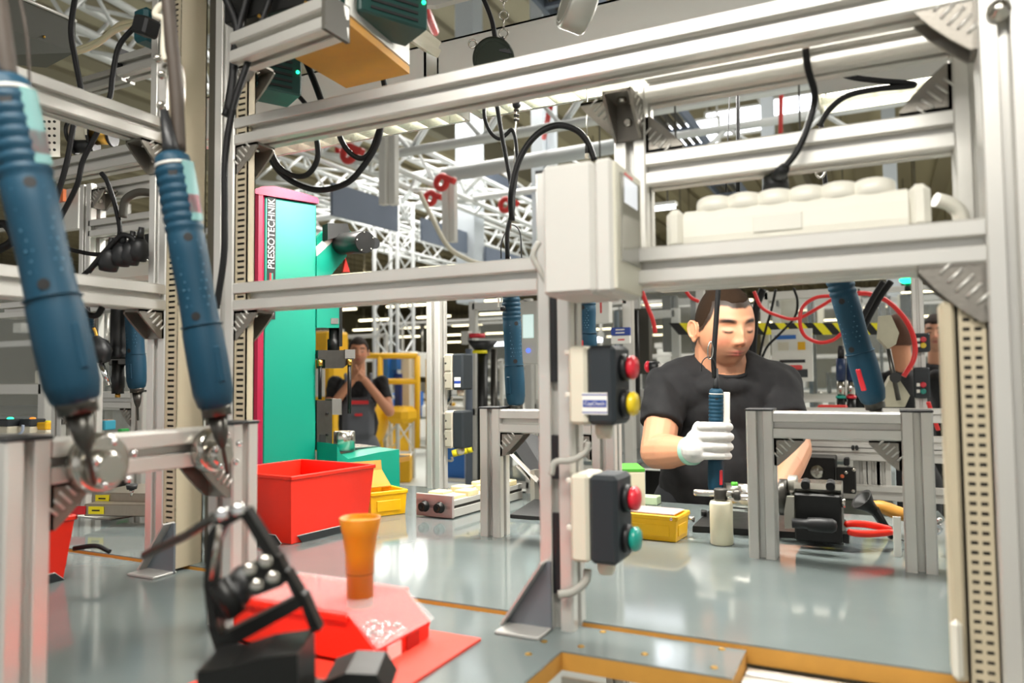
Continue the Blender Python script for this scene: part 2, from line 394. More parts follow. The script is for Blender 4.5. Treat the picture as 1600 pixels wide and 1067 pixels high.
# foot plates
def foot(px, par, x0, w_=.06, hgt=.085):
    q = MB(); y0 = YF-.003; z0 = TAB-E
    q.prism([(0, 0), (-w_, 0), (-w_-.003, .003), (-.006, hgt), (0, hgt)], (x0, y0, z0), X1, Z1, .004)
    o = part(q, 'foot_bracket', mat('grey_painted_foot', '666C72', .45), par)
    part(MB().box((x0-w_/2, y0-.02, z0+.0021), (w_, .045, .004), b=.001), 'base_flange', mat('pale_flange', 'B9B8B4', .4, .3), o)
    # pale slanted flange
    a = Vector((x0-w_-.002, y0-.02, z0+.003)); b = Vector((x0-.005, y0-.02, z0+hgt))
    d = (b-a); n = Vector((d.z, 0, -d.x)).normalized()
    part(MB().poly3([a, b, b+Y1*.022, a+Y1*.022], .003), 'flange', mat('pale_flange', 'B9B8B4', .4, .3), o)
foot(870, fr, xm-H+.018); foot(280, lf, xa+H+.036, .062, .082)
# ducts
def duct(name, label, x0, x1, y0, y1, z0, z1, pitch=.0125, colm=DUCT, holes='y', cols=1):
    t = thing(name, label, 'cable duct', ((x0+x1)/2, (y0+y1)/2, z0))
    w_ = x1-x0; e = .0025; q = MB()
    q.box((x0+.001, (y0+y1)/2, (z0+z1)/2), (.002, y1-y0, z1-z0)) if holes != 'x' else None
    q.box((x1-.001, (y0+y1)/2, (z0+z1)/2), (.002, y1-y0, z1-z0)); q.box(((x0+x1)/2, y1-.001, (z0+z1)/2), (w_, .002, z1-z0))
    part(q, 'trough', colm, t)
    q = MB(); n = int((z1-z0)/pitch); sw = w_*(.2 if cols == 1 else .2)
    q.box((x0+sw/2, y0+.001, (z0+z1)/2), (sw, .002, z1-z0)); q.box((x1-sw/2, y0+.001, (z0+z1)/2), (sw, .002, z1-z0))
    if cols == 2: q.box(((x0+x1)/2, y0+.0012, (z0+z1)/2), (w_*.13, .002, z1-z0))
    for i in range(n): q.box(((x0+x1)/2, y0+.0016, z0+(i+.3)*pitch), (w_, .002, pitch*.60))
    tag(part(q, 'slotted_side', colm, t), kind='stuff')
    q = MB(); q.box(((x0+x1)/2, y0+.0045, (z0+z1)/2), (w_-.005, .002, z1-z0-.01)); part(q, 'slot_shade', BLK, t)  # black sheet behind the slots paints the shade inside the duct
    return t
duct('cable_duct', 'beige slotted cable duct on the left corner post', xa+H, xa+H+.028, YF+.001, YF+.058, TAB+.0, 2.4, .0095)
duct('cable_duct', 'narrow slotted cable duct beside the second left post, next to the press', xb+H, xb+H+.027, YF+.003, YF+.02, TAB, 2.4, .0095)
duct('cable_duct', 'beige slotted cable duct on the right post, its slots in two columns', .0675, xr-H, YF+.01, YF+.05, TAB-.005, 1.31+.075, .0098, cols=2)
single(MB().box((xa+H+.052, YF+.075, 1.7), (.03, .04, 1.4)), 'dark_strip', DUCTG, 'dark vertical trunk strip between the two left posts', 'cable duct')  # plain dark strip filling the gap between the posts
single(MB().box((.0600, YF+.03, (TAB+1.31+.075)/2), (.0130, .044, 1.31+.075-TAB), b=.003), 'duct_cover', DUCT, 'plain beige cover strip left of the slotted duct on the right post', 'cable duct')
# rounded white foot at the duct's bottom
single(MB().box((.057, YF+.0, TAB+.035), (.010, .012, .06), b=.005), 'duct_end_piece', WHITEP, 'white end piece at the foot of the right cable duct', 'fitting')
# ================================================================ SMALL HOLDER FRAMES
def holder(name, label, x0, x1, y, axis='x', top=.25, g=True, base=TAB, feet=True):
    """two legs and a cross rail; x0,x1 outer edges along axis"""
    t = thing(name, label, 'frame', ((x0 if axis == 'x' else y), (y if axis == 'x' else x0), base))
    P = (lambda a, z: Vector((a, y, z))) if axis == 'x' else (lambda a, z: Vector((y, a, z)))
    A = X1 if axis == 'x' else Y1
    for a in (x0+H, x1-H):
        bar(P(a, base), P(a, base+top), t, (0, 1, 0), 'leg'); part(MB().box(P(a, base+top+.002), (.047, .047, .004), b=.001), 'end_cap', BLACKP, t)
    bar(P(x0+2*H, base+top-H-.001), P(x1-2*H, base+top-H-.001), t, (0, 0, 1), 'rail')
    if g:
        gusset(P(x0+2*H, base+top-2*H), A, -Z1, t); gusset(P(x1-2*H, base+top-2*H), -A, -Z1, t)
    return t
holder('holder_frame', 'small aluminium stand on the bench right of the worker', -.217, .066, 1.373)
holder('holder_frame', 'small aluminium stand on the bench behind the middle post', -.725, -.445, 1.345)
hl = holder('holder_frame', 'blurred aluminium stand in the left foreground under the two big screwdrivers', .437, .762, -.777, 'y', base=TAB-E, top=.258)
# chrome rest discs on it
def rest(y, r, label):
    t = thing('tool_rest', label, 'tool rest', (-.72, y, 1.2))
    part(MB().lathe([(r*.8, 0), (r, .004), (r, .016), (r*.85, .02)], (-.755, y, 1.225), X1, 28), 'disc', STEEL, t)
    part(MB().lathe([(r*.62, 0), (r*.62, .012), (r*.45, .018)], (-.736, y-.004, 1.22), X1, 24), 'cup', STEEL, t)
    for k in range(5):
        an = k*1.256+.4; part(MB().ball((-.718, y+r*.72*math.cos(an), 1.225+r*.72*math.sin(an)), .0042, 10, 6), 'screw', CHROME, t)
rest(.525, .032, 'large chrome tool rest disc nearer the camera on the left stand')
rest(.675, .027, 'smaller chrome tool rest disc at the far end of the left stand')
# rear post with switch boxes
pc = thing('rear_post', 'slotted post at the far edge of the bench left of the middle stand', 'post', (-1.16, 1.87, TAB))
p = PY(677, 600, 1.84); post(p.x+.0, 1.86, TAB-.02, 1.585, pc)
pcx = p.x
# mid-distance post behind the doubled front post
# ================================================================ SCREWDRIVERS
def tool(label, bot, top, r=.0235, spin=0, cat='screwdriver', red=True, strip=False, group=None, sock=True, swa=56):
    bot = Vector(bot); top = Vector(top); L = (top-bot).length; zx = (top-bot).normalized()
    yv = (CAM-bot); yv = (yv-zx*yv.dot(zx)).normalized(); xv = yv.cross(zx)     # local +y looks to the aisle side
    M = Matrix((xv, yv, zx)).transposed().to_4x4()@Matrix.Rotation(R(spin), 4, 'Z'); M.translation = bot
    t = bpy.data.objects.new('electric_screwdriver', None); t.empty_display_size = .02; COL.objects.link(t); t.matrix_world = M; tag(t, label, cat, group)
    P = lambda q, n, m_, lab=None, par=None: part(q, n, m_, par or t, lab, local=True)
    pr = [(r*.62, 0), (r*.86, .006), (r*1.0, .02), (r*1.02, L*.2), (r*1.0, L*.3), (r*.93, L*.34), (r*.9, L*.45), (r*.94, L*.6), (r*.93, L*.68)]
    z = L*.69
    for k in range(7): pr += [(r*.88, z), (r*.96, z+L*.012), (r*.96, z+L*.026), (r*.88, z+L*.034)]; z += L*.036
    pr += [(r*.9, L*.955), (r*.84, L*.985), (r*.6, L)]
    P(MB().lathe(pr, n=28, ell=.92), 'housing', TOOLB)
    P(MB().lathe([(r*.91, 0), (r*.91, L*.012)], (0, 0, L*.945), n=28, ell=.92), 'top_collar', GREYBOX)
    P(MB().lathe([(r*1.035, 0), (r*1.035, .0012)], (0, 0, L*.325), n=28, ell=.93), 'seam_ring', TOOLB)
    g = MB()                                                            # grip panel with pips
    for i in range(9):
        for j in range(5):
            an = R(58+j*15+(i % 2)*7.5); rr = r*.925
            g.ball((rr*math.cos(an), rr*.92*math.sin(an), L*(.4+i*.031)), .0013, 6, 4)
    tag(P(g, 'grip_pip', mat('tool_pip', '3E6D84', .4)), kind='stuff')
    for zq, an in ((.36, 80), (.91, 85), (.08, 85), (.66, 95)):
        a_ = R(an); d = Vector((math.cos(a_), .92*math.sin(a_), 0)); P(MB().cyl(d*r*.8+Z1*L*zq, d*r*1.015+Z1*L*zq, r*.2, n=14), 'screw_hole', BLK)
    sa = R(swa-spin); q = MB(); q.box((r*.97*math.cos(sa), r*.92*math.sin(sa), L*.17), (.009, .006, L*.14), Matrix.Rotation(sa-R(90), 3, 'Z'), .0015); P(q, 'lever_slot' if not red else 'mode_switch', TOOLR if red else TOOLB)
    P(MB().lathe([(r*.66, -.008), (r*.66, 0), (r*.7, .003)], n=24), 'nose_collar', DSTEEL)
    if sock:
        P(MB().lathe([(r*.1, -.075), (r*.1, -.045), (r*.22, -.04), (r*.34, -.03), (r*.46, -.008)], n=18), 'bit_holder', DSTEEL)
    if strip:
        P(MB().box((-r*1.15, r*.5, L*.80), (.016, .003, L*.34), Matrix.Rotation(R(-25), 3, 'Z'), .001), 'hang_strip', mat('hang_strip_white', 'E6E2D8', .5))
    P(MB().lathe([(r*.42, L-.004), (r*.36, L+.01), (r*.2, L+.05)], n=16), 'cable_sleeve', BLACKP)
    return t
def pale_label(t, r, L, mats):
    for i, (z0, z1, m_) in enumerate(mats):
        q = MB(); vs = []; fs = []; n = 6
        for k in range(n+1):
            a_ = R(112+k*7); vs += [(r*.985*math.cos(a_), r*.92*math.sin(a_)*.985, L*z0), (r*.985*math.cos(a_), r*.92*math.sin(a_)*.985, L*z1)]
        for k in range(n): fs.append((2*k, 2*k+2, 2*k+3, 2*k+1))
        q.add(vs, fs); part(q, 'label_plate', m_, t, local=True)
t1 = tool('largest blurred blue screwdriver hanging at the far left edge', V(120, 634, .70), V(6, 122, .70), .0262, red=False, swa=118)
t2 = tool('second blurred blue screwdriver hanging in front of the left corner post', V(338, 640, .86), V(268, 240, .86), .0238, red=False, swa=118)
PAL = mat('pale_green_print', '6C9694', .5); PIK = mat('faded_red_print', '9C5560', .5)
for t_, r_, L_ in ((t1, .0262, .31), (t2, .0238, .297)): pale_label(t_, r_*1.02, L_, ((.72, .95, PAL), (.75, .82, PIK)))
tool('blue screwdriver resting upright behind the middle stand', V(806, 634, 1.52), V(797, 440, 1.52), .0212, 20, red=False)
tool('blue screwdriver half hidden behind the grey terminal box', V(918, 560, 1.45), V(916, 440, 1.45), .0200, -30)
tool('tilted blue screwdriver with red switch resting on the right stand', V(1366, 630, 1.27), V(1297, 385, 1.27), .0243, -20, swa=66)
tw = tool('blue screwdriver held in the worker\'s white glove', V(1118, 772, 1.86), V(1119, 607, 1.86), .0205, 10, strip=True, swa=128)
# ================================================================ CABLES
def cable(pts, d, r, label, m_=None, name='cable', k=7, n=8, group=None):
    P = [V(a[0], a[1], a[2] if len(a) > 2 else d) for a in pts]
    return single(MB().tube(catmull(P, k), r, n), name, m_ or CABLE, label, 'cable', group)
cable([(120, -20), (111, 45), (118, 95), (127, 150), (116, 190), (104, 255), (84, 325)], 1.42, .0052, 'thick black cable crossing behind the left rail, the left one of two')
cable([(212, 40), (186, 72), (176, 118), (172, 150), (156, 198), (130, 250), (120, 290), (92, 345)], 1.4, .0048, 'black cable dropping from the black plug across the upper left rail')
cable([(158, 270), (168, 285), (181, 325), (187, 366), (172, 392), (130, 430)], 1.5, .0048, 'black cable running down to the left socket strip')
cable([(60, 392), (95, 385), (118, 392), (160, 397), (196, 378), (215, 392)], 1.5, .0042, 'black cable lying loosely over the socket strip plugs')
cable([(350, -10), (370, 40), (368, 90), (355, 178)], 1.12, .006, 'leftmost black cable hanging beside the second left post')
cable([(388, -10), (368, 70), (362, 150), (352, 182)], 1.12, .006, 'black cable ending behind the top rail beside the second left post')
cable([(425, -10), (388, 95), (364, 170), (352, 245), (351, 330), (350, 400), (338, 482)], 1.10, .0048, 'long black cable hanging in front of the rails beside the press')
cable([(413, 205), (420, 240), (437, 268), (465, 288), (500, 297), (540, 287), (566, 262), (590, 222), (599, 175)], 1.35, .0055, 'largest black cable loop hanging under the top rail')
cable([(414, 205), (430, 252), (452, 272), (475, 275), (490, 262), (497, 238), (490, 190)], 1.33, .005, 'smaller inner black cable loop hanging above the press')
cable([(520, 185), (538, 228), (560, 247), (577, 240), (590, 210), (598, 175)], 1.37, .005, 'black cable loop hanging left of the lower lattice truss')
cable([(475, 88), (492, 130), (505, 165)], 1.35, .006, 'black cable pair emerging under the wooden shelf, left')
cable([(595, 108), (600, 130), (604, 150)], 1.35, .005, 'short black cable stub below the wooden shelf')
cable([(428, 150), (455, 140), (492, 180)], 1.32, .004, 'black lead plugged in under the green transformer, below the shelf')
cable([(757, 150), (757, 182), (766, 206), (780, 217), (791, 210), (800, 203), (806, 222), (808, 260), (803, 300), (798, 340)], 1.45, .0038, 'thin looped black cable tied beside the balancer wire')
cable([(774, 150), (784, 210), (797, 280), (802, 320), (793, 360), (793, 405)], 1.44, .0046, 'black cable dropping from the balancer to the middle screwdriver')
cable([(800, 345), (799, 300), (812, 248), (838, 211), (870, 196), (900, 203), (918, 222), (929, 250)], 1.3, .0056, 'thick black cable arching over to the grey terminal box')
cable([(752, -10), (768, 30), (774, 62)], 1.5, .005, 'black cable running up from the round balancer')
cable([(1257, 55), (1262, 105), (1273, 150), (1263, 195), (1246, 235), (1226, 262)], .93, .0042, 'black cable curving down to the plug of the white socket strip')
cable([(1283, 101), (1325, 119), (1372, 126), (1421, 130), (1424, 134), (1372, 139), (1325, 149), (1297, 170), (1280, 196)], 1.12, .0044, 'black cable bent in a sharp hairpin above the white socket strip')
cable([(1141, 120), (1134, 300)], 1.5, .0012, 'thin wire hanging above the worker')
cable([(1153, 110), (1153, 300)], 1.45, .0038, 'straight black cable hanging above the worker')
cable([(1123, 440), (1119, 500), (1115, 560), (1117, 590)], 1.86, .0065, 'black cable running down past the worker\'s face to his screwdriver')
cable([(1283, 190), (1286, 250), (1291, 300), (1300, 380), (1308, 425)], 1.27, .004, 'black cable of the tilted screwdriver passing behind the socket strip')
cable([(262, -10), (268, 60), (276, 150), (280, 236)], .87, .0075, 'blurred brown hose leading up from the second left screwdriver', mat('brown_hose', '3E342B', .6))
cable([(255, 10), (262, 90), (286, 110), (286, 200)], .9, .0012, 'thin curved hook wire beside the left corner post', STEEL)
cable([(-6, -10), (4, 60), (12, 122)], .70, .009, 'blurred brown hose above the largest screwdriver', MATS['brown_hose'])
cable([(30, -10), (42, 60), (50, 190)], .72, .0014, 'thin blurred wire at the far upper left', MATS['brown_hose'])
cable([(918, 890), (915, 908), (896, 924), (872, 929)], .93, .0052, 'grey cable leaving the lower switch box towards the post foot', CABLEG)
cable([(920, 690), (915, 706), (893, 719), (868, 722), (861, 742)], .93, .0042, 'grey cable leaving the upper switch box into the post', CABLEG)
cable([(842, 378), (833, 400), (845, 425), (856, 445)], .9, .0035, 'grey cable bending behind the grey terminal box', CABLEG)
cable([(120, 82), (150, 70), (180, 48), (212, 38)], 1.7, .006, 'upper cream cable at the upper left', CABLEW)
cable([(120, 78), (158, 62), (188, 38), (214, 34)], 1.72, .006, 'lower cream cable at the upper left', CABLEW)
cable([(1462, 312), (1483, 318), (1499, 332), (1503, 356)], .86, .0085, 'white mains lead of the white socket strip', WHITEP)
cable([(115, 857), (150, 853), (172, 862)], 1.25, .004, 'thin black cable end lying at the back of the near left worktop')
# wire loops and hooks at the held screwdriver
def hook(label, pts, d, r, m_=STEEL, name='carabiner_hook'): return tag(part(MB().tube(catmull([V(a, b, d) for a, b in pts], 6), r, 8), name, m_), label, 'hook')
hook('steel carabiner hanging beside the worker\'s chin', [(1110, 533), (1106, 545), (1107, 560), (1112, 558), (1114, 545), (1111, 533)], 1.85, .0016)
hook('thin black wire bail on top of the held screwdriver', [(1096, 580), (1097, 566), (1105, 558), (1115, 562), (1119, 575)], 1.85, .0013, BLACKP, 'wire_bail')
hook('wire bail above the middle screwdriver', [(783, 404), (784, 378), (797, 352), (812, 362), (815, 404)], 1.5, .0014, BLACKP, 'wire_bail')
hook('steel hook beside the cable of the tilted screwdriver', [(1277, 262), (1275, 272), (1282, 278), (1289, 270), (1286, 258)], 1.25, .002)
# upper left hook and link plate
t = thing('suspension_hook', 'white hook and steel link plate hanging before the left corner post', 'hook', V(250, 60, 1.0))
part(MB().tube(catmull([V(a, b, 1.0) for a, b in ((262, 5), (248, 12), (243, 24), (256, 30), (258, 45), (256, 80), (260, 95))], 6), .0045, 8), 'hook', CREAM, t)
part(MB().poly3([V(246, 85, 1.02), V(260, 85, 1.02), V(260, 172, 1.02), V(248, 172, 1.02)], .006), 'link_plate', STEEL, t)
for a, b in ((253, 117), (252, 165), (247, 92)):
    p = V(a, b, 1.01); part(MB().lathe([(.006, 0), (.006, .005), (.003, .007)], p, (CAM-p), 12), 'bolt', STEEL, t)
# ================================================================ TERMINAL BOX on the middle post
x0 = -.354; x1 = PY(957, 350, .80).x
zt = PY(900, 252, .80).z; zb_ = PY(900, 460, .80).z; zc = (zt+zb_)/2; hh = zt-zb_
t = thing('terminal_box', 'light grey counter box with a display window on the middle post', 'control box', (x0, .85, zb_))
xs = PY(928, 350, .80).x
part(MB().box(((x0+xs)/2, .852, zc), (xs-x0-.0008, .104, hh), b=.005), 'rear_shell', GREYBOX, t)
part(MB().box(((x1+xs)/2, .852, zc), (x1-xs-.0004, .104, hh), b=.004), 'lid', GREYBOX, t)
part(MB().box((x1+.0015, .852, zc), (.004, .098, hh-.008), b=.0015), 'front_frame', mat('pale_bezel', 'CFCCBB', .4), t)
sc_ = part(MB().box((x1+.004, .855, zc+.012), (.002, .072, hh*.66)), 'display_window', mat('display_glass', '97958C', .08, spec=.8), t)
part(MB().box((x1+.0052, .855, zc+.045), (.0005, .05, .03)), 'display', mat('display_reflection', 'D9DEE6', .2, emit=.5), sc_)  # bright reflection on the glass, painted as a glowing patch
part(MB().box((x1+.0042, .85, zt-.012), (.0006, .03, .003)), 'red_print', REDL, t)
pg = MB(); p = V(846, 372, .88); pg.lathe([(.012, 0), (.012, .012), (.009, .02)], (x0-.012, .845, p.z), X1, 14); part(pg, 'cable_gland', GREYBOX, t)
# ================================================================ SWITCH BOXES
def switch_box(label, X, Yc, ztop_, zbot, cols, bodyd=.062, s=1, sticker=False, facing=1):
    t = thing('switch_box', label, 'switch box', (X, Yc, zbot)); h = ztop_-zbot; zc = (ztop_+zbot)/2
    cw = .024*s; dw = .036*s
    part(MB().box((X+cw/2, Yc, zc), (cw, bodyd, h), b=.004), 'base_shell', CREAM, t)
    part(MB().box((X+cw+dw/2, Yc, zc), (dw, bodyd, h), b=.005), 'cover', DNAVY, t)
    for i, c in enumerate(cols):
        z = zc+h*(.22-.46*i)
        o = part(MB().lathe([(.017*s, 0), (.017*s, .006*s), (.014*s, .008*s)], (X+cw+dw, Yc, z), X1, 20), 'button_collar', BLACKP, t)
        part(MB().lathe([(.0105*s, 0), (.0145*s, .004*s), (.015*s, .008*s), (.012*s, .012*s), (.004*s, .0138*s)], (X+cw+dw+.006*s, Yc, z), X1, 22), 'push_button', c, o)
    for z in (zc+h*.42, zc-h*.12): part(MB().box((X-.002, Yc-bodyd*.38, z), (.008, .008, .006), b=.001), 'mounting_clip', WHITEP, t)
    part(MB().lathe([(.011*s, 0), (.011*s, .014), (.008*s, .02)], (X+cw+dw*.3, Yc, zbot+.002), -Z1, 14), 'cable_gland', CREAM, t)
    if sticker:
        y = Yc-bodyd/2-.0004; st = part(MB().box((X+cw+.0105, y, zc-h*.23), (.032, .0006, h*.27)), 'sticker', PAPER, t)
        part(MB().box((X+cw+.0105, y-.0005, zc-h*.23), (.030, .0004, h*.09)), 'blue_band', BLUEL, st)
        for dz in (-.34, -.12): part(MB().box((X+cw+.0105, y-.0004, zc+h*dz), (.032, .0003, .0015)), 'blue_rule', BLUEL, st)
        text('CapCheck', 'lettering', .0062, PAPER, st, frame_mat((X+cw+.0105, y-.0008, zc-h*.23), X1, Z1))
    return t
Ys = .895
zt = PY(915, 540, .865).z; zb_ = PY(915, 664, .865).z
switch_box('upper switch box on the middle post with red and yellow buttons', -.349, Ys, zt, zb_, (REDB, YELB), sticker=True)
zt = PY(915, 742, .865).z; zb_ = PY(915, 880, .865).z
switch_box('lower switch box on the middle post, red and green buttons', -.349, Ys, zt, zb_, (REDB, GRNB))
# ================================================================ WHITE SOCKET STRIP on the right rail
z0 = zmid+H+.001; y0 = .955; xa_ = PY(1040, 330, .93).x; xb_ = PY(1455, 320, .93).x
t = thing('socket_strip', 'white multi-socket strip lying on the right mid rail', 'power strip', ((xa_+xb_)/2, y0, z0))
q = MB(); n = 18; vs = []; fs = []
sec = [(-.026, .002), (-.028, .014), (-.027, .034), (-.02, .046), (-.008, .05), (.012, .052), (.024, .048), (.027, .03), (.027, .002)]
for x in (xa_+.022, xb_-.022): vs += [(x, y0+a, z0+b) for a, b in sec]
k = len(sec); fs = [tuple(range(k))[::-1], tuple(range(k, 2*k))]+[(i, (i+1) % k, k+(i+1) % k, k+i) for i in range(k)]
q.add(vs, fs, 0, False); part(q, 'body', WHITEP, t)
for xx in (xa_+.011, xb_-.011): part(MB().box((xx, y0, z0+.026), (.022, .056, .05), b=.007), 'end_piece', WHITEP, t)
ns = 6
for i in range(ns):
    x = xa_+.05+(xb_-xa_-.1)*(i+.2)/(ns-.6); b_ = Vector((x, y0+.002, z0+.040))
    ax_ = Vector((0, .25, 1)).normalized()
    part(MB().lathe([(.0245, 0), (.0245, .020), (.0215, .0215), (.0205, .021), (.0195, .006), (.001, .005)], b_, ax_, 28), 'socket', WHITEP, t)
part(MB().box((PY(1213, 340, .92).x, y0-.0285, z0+.022), (.055, .002, .02), b=.0008), 'rating_label', mat('rating_label_plastic', 'D8D6CC', .4), t)
part(MB().box((xb_-.055, y0-.012, z0+.05), (.016, .008, .004)), 'switch_mark', REDL, t)
t = thing('mains_plug', 'black angled mains plug in the white socket strip', 'plug', V(1213, 290, .97))
p = V(1212, 285, .985); q_ = V(1226, 262, .94)
part(MB().cyl(p-Z1*.012, p+Z1*.008, .017, .015, 16), 'plug_body', BLACKP, t); part(MB().cyl(p+Z1*.004, q_, .011, .0065, 12), 'strain_relief', BLACKP, t)
# ================================================================ LUMINAIRES over the bench
def luminaire(label, x0, x1, y0, y1, z0, z1, cell=.06, lit=True):
    t = thing('bench_luminaire', label, 'lamp', ((x0+x1)/2, (y0+y1)/2, z0))
    q = MB(); q.box(((x0+x1)/2, (y0+y1)/2, z1-.002), (x1-x0, y1-y0, .004)); q.box(((x0+x1)/2, y0+.002, (z0+z1)/2), (x1-x0, .004, z1-z0)); q.box(((x0+x1)/2, y1-.002, (z0+z1)/2), (x1-x0, .004, z1-z0))
    q.box((x0+.002, (y0+y1)/2, (z0+z1)/2), (.004, y1-y0, z1-z0)); q.box((x1-.002, (y0+y1)/2, (z0+z1)/2), (.004, y1-y0, z1-z0))
    part(q, 'housing', WHITE, t)
    for yy in (y0+.008, y1-.008, (y0+y1)/2): part(MB().box(((x0+x1)/2, yy, z0+.014), (x1-x0-.02, .003, .028)), 'louvre_rail', REFL, t)
    n = int((x1-x0-.04)/cell)
    for i in range(n+1):
        x = x0+.02+i*cell; part(MB().add([(x-.006, y0+.01, z0+.03), (x+.006, y0+.01, z0+.03), (x, y0+.01, z0), (x-.006, y1-.01, z0+.03), (x+.006, y1-.01, z0+.03), (x, y1-.01, z0)], [(0, 1, 2), (3, 5, 4), (0, 2, 5, 3), (1, 4, 5, 2), (0, 3, 4, 1)]), 'louvre_blade', REFL, t)
    for yy in ((y0*3+y1)/4, (y0+3*y1)/4): part(MB().cyl((x0+.03, yy, z0+.055), (x1-.03, yy, z0+.055), .008, n=12), 'lamp_tube', TUBE, t)
    return t
YL0, YL1 = 1.38, 1.58; ZL0 = 1.935; ZL1 = 2.045
luminaire('white louvred bench lamp, the left one, above the press', -1.62, -.885, YL0, YL1, ZL0, ZL1)
luminaire('white louvred bench lamp, the right one, above the middle post', -.855, .12, YL0, YL1, ZL0, ZL1)
luminaire('white louvred bench lamp of the near workplace, above the picture', -.9, .4, .0, .2, 2.14, 2.24)
# ================================================================ SHELF WITH TRANSFORMERS
YS = 1.0
c1 = PY(465, 20, 1.02); c2 = PY(640, 100, 1.02)
t = thing('overhead_shelf', 'mdf board shelf with aluminium edging above the top rail', 'shelf', (-.8, 1.1, 1.78))
zs = PY(612, 127, YS).z+.006; xl = PY(555, 60, .9).x
xsh0, xsh1 = PY(470, 95, .99).x, PY(612, 127, YS).x
# board: corners seen from below
B0 = PZ(612, 127, zs); B1 = PZ(640, 104, zs); B2 = PZ(543, 22, zs); 
dirY = (B2-B1).normalized()
zs = PY(541, 127, YS).z; p_ = [PZ(541, 127, zs), PZ(640, 104, zs), PZ(542, 22, zs), PZ(440, 50, zs), PZ(462, 80, zs)]
part(MB().poly3([Vector((a.x, a.y, zs)) for a in p_], -.012 if False else .012), 'shelf_board', MDF, t)
part(MB().poly3([p_[1]+Z1*.003, p_[2]+Z1*.003, p_[2]+Z1*.038, p_[1]+Z1*.038], .003), 'edge_strip', ALU, t)
a = V(380, 82, 1.12); b = V(525, 28, 1.0)
bb = bar(a, b, t, name='shelf_rail', ht=.045)
part(MB().box(b, (.006, .05, .05)), 'end_cap', DUCTG, t)
for lab, px, py, d in (('dark green transformer with vent slots on the overhead shelf', 600, -5, 1.12), ('dark green transformer partly hidden below the shelf rail', 412, 105, 1.3)):
    c = V(px, py, d); tt = thing('transformer', lab, 'transformer', c-Z1*.05)
    part(MB().box(c, (.11, .07, .10), Matrix.Rotation(R(62), 3, 'Z'), b=.003), 'case', GREENB, tt)
    rt = Matrix.Rotation(R(62), 3, 'Z')
    for i in range(8): part(MB().box(c+rt@Vector((.0, -.0355, -.04+i*.011)), (.075, .002, .004), rt), 'vent_slot', BLK, tt)
    part(MB().ball(c+rt@Vector((.047, -.036, -.01)), .003), 'indicator', LED, tt)
t = thing('power_supply', 'black power supply with brass screws behind the shelf rail', 'power supply', V(430, 20, 1.15))
part(MB().box(V(440, 2, 1.15), (.16, .07, .07), Matrix.Rotation(R(4), 3, 'Z'), b=.002), 'case', BLACKM, t)
for px, py in ((405, 25), (478, 4)): p = V(px, py, 1.08); part(MB().lathe([(.003, 0), (.002, .002)], p, CAM-p, 8), 'screw', BRASS, t)
# cream trunking right of the shelf
for lab, dx in (('cream cable trunking above the shelf, the upper run', 0), ('cream cable trunking above the shelf, the lower run', 14)):
    single(MB().poly3([V(632+dx*.2, 20+dx, 1.3), V(690, 66+dx*.9, 1.5), V(684, 78+dx*.9, 1.5), V(628+dx*.2, 40+dx, 1.3)], .03), 'trunking', CREAM, lab, 'cable duct')
single(MB().poly3([V(590, -20, 1.6), V(740, -8, 1.6), V(680, 8, 1.6), V(600, 6, 1.6)], .02), 'flat_rail', ALU, 'flat aluminium rail at the top edge above the transformer', 'rail')
# ================================================================ BALANCERS
def balancer(label, px, py, d, r, m_, th=.03, ax=None):
    c = V(px, py, d); a_ = Vector(ax or (CAM-c)).normalized(); t = thing('tool_balancer', label, 'balancer', c-Z1*r)
    part(MB().lathe([(r*.92, 0), (r, .004), (r, th-.004), (r*.92, th)], c-a_*th/2, a_, 36), 'drum', m_, t)
    part(MB().ring(c+a_*(th/2), a_, r*.8, .0012, 36, 6), 'cover_ring', m_, t)
    part(MB().ring(c+Z1*r*.75-rh*r*1.0, a_, .007, .002, 16, 6), 'lug', STEEL, t)
    return t
bl = balancer('dark green round cable balancer hanging on a chain', 771, 92, 1.45, .04, mat('balancer_green', '2C332B', .35, .5))
part(MB().poly3([V(780, 60, 1.43), V(786, 56, 1.43), V(800, 84, 1.43), V(780, 80, 1.43)], .012), 'mount', BLACKP, bl)
balancer('silver round balancer above the middle of the top rail', 903, 8, 1.15, .040, mat('silver_cast', 'A9A8A0', .4, .6, var=.1), .04, (-.6, -.55, .2))
t = thing('chain', 'steel link chain carrying the dark green balancer', 'chain', V(787, 56, 1.45))
for i in range(5):
    p = V(787, 52-i*14, 1.44); part(MB().ring(p, rh if i % 2 else fh, .0085, .0018, 16, 6, ell=1).box(p, (.0001, .0001, .0001)), 'chain_link', STEEL, t)
t = thing('balancer_wire', 'thin balancer wire with a black stop ball over the middle screwdriver', 'wire', V(807, 200, 1.46))
part(MB().tube([V(807, 118, 1.46), V(806, 205, 1.46), V(798, 360, 1.48)], .0011, 6), 'wire', STEEL, t)
part(MB().ball(V(807, 163, 1.46), .0088), 'stop_ball', BLACKP, t); part(MB().cyl(V(807, 143, 1.46), V(807, 150, 1.46), .008, .006), 'outlet', BLACKP, t)
for i, py in enumerate((172, 180, 187)): part(MB().cyl(V(803, py, 1.455), V(811, py+1, 1.455), .003, n=8), 'clamp', DSTEEL, t)
t = thing('balancer_wire', 'thin wire with white end fittings dropping to the grey terminal box', 'wire', V(917, 240, 1.3))
part(MB().tube([V(917, 125, 1.3), V(917, 245, 1.3)], .001, 6), 'wire', STEEL, t)
for a, b, m_ in ((213, 222, CREAM), (222, 240, BLACKP), (240, 248, CREAM)): part(MB().cyl(V(917, a, 1.3), V(917, b, 1.3), .0035, n=10), 'fitting', m_, t)
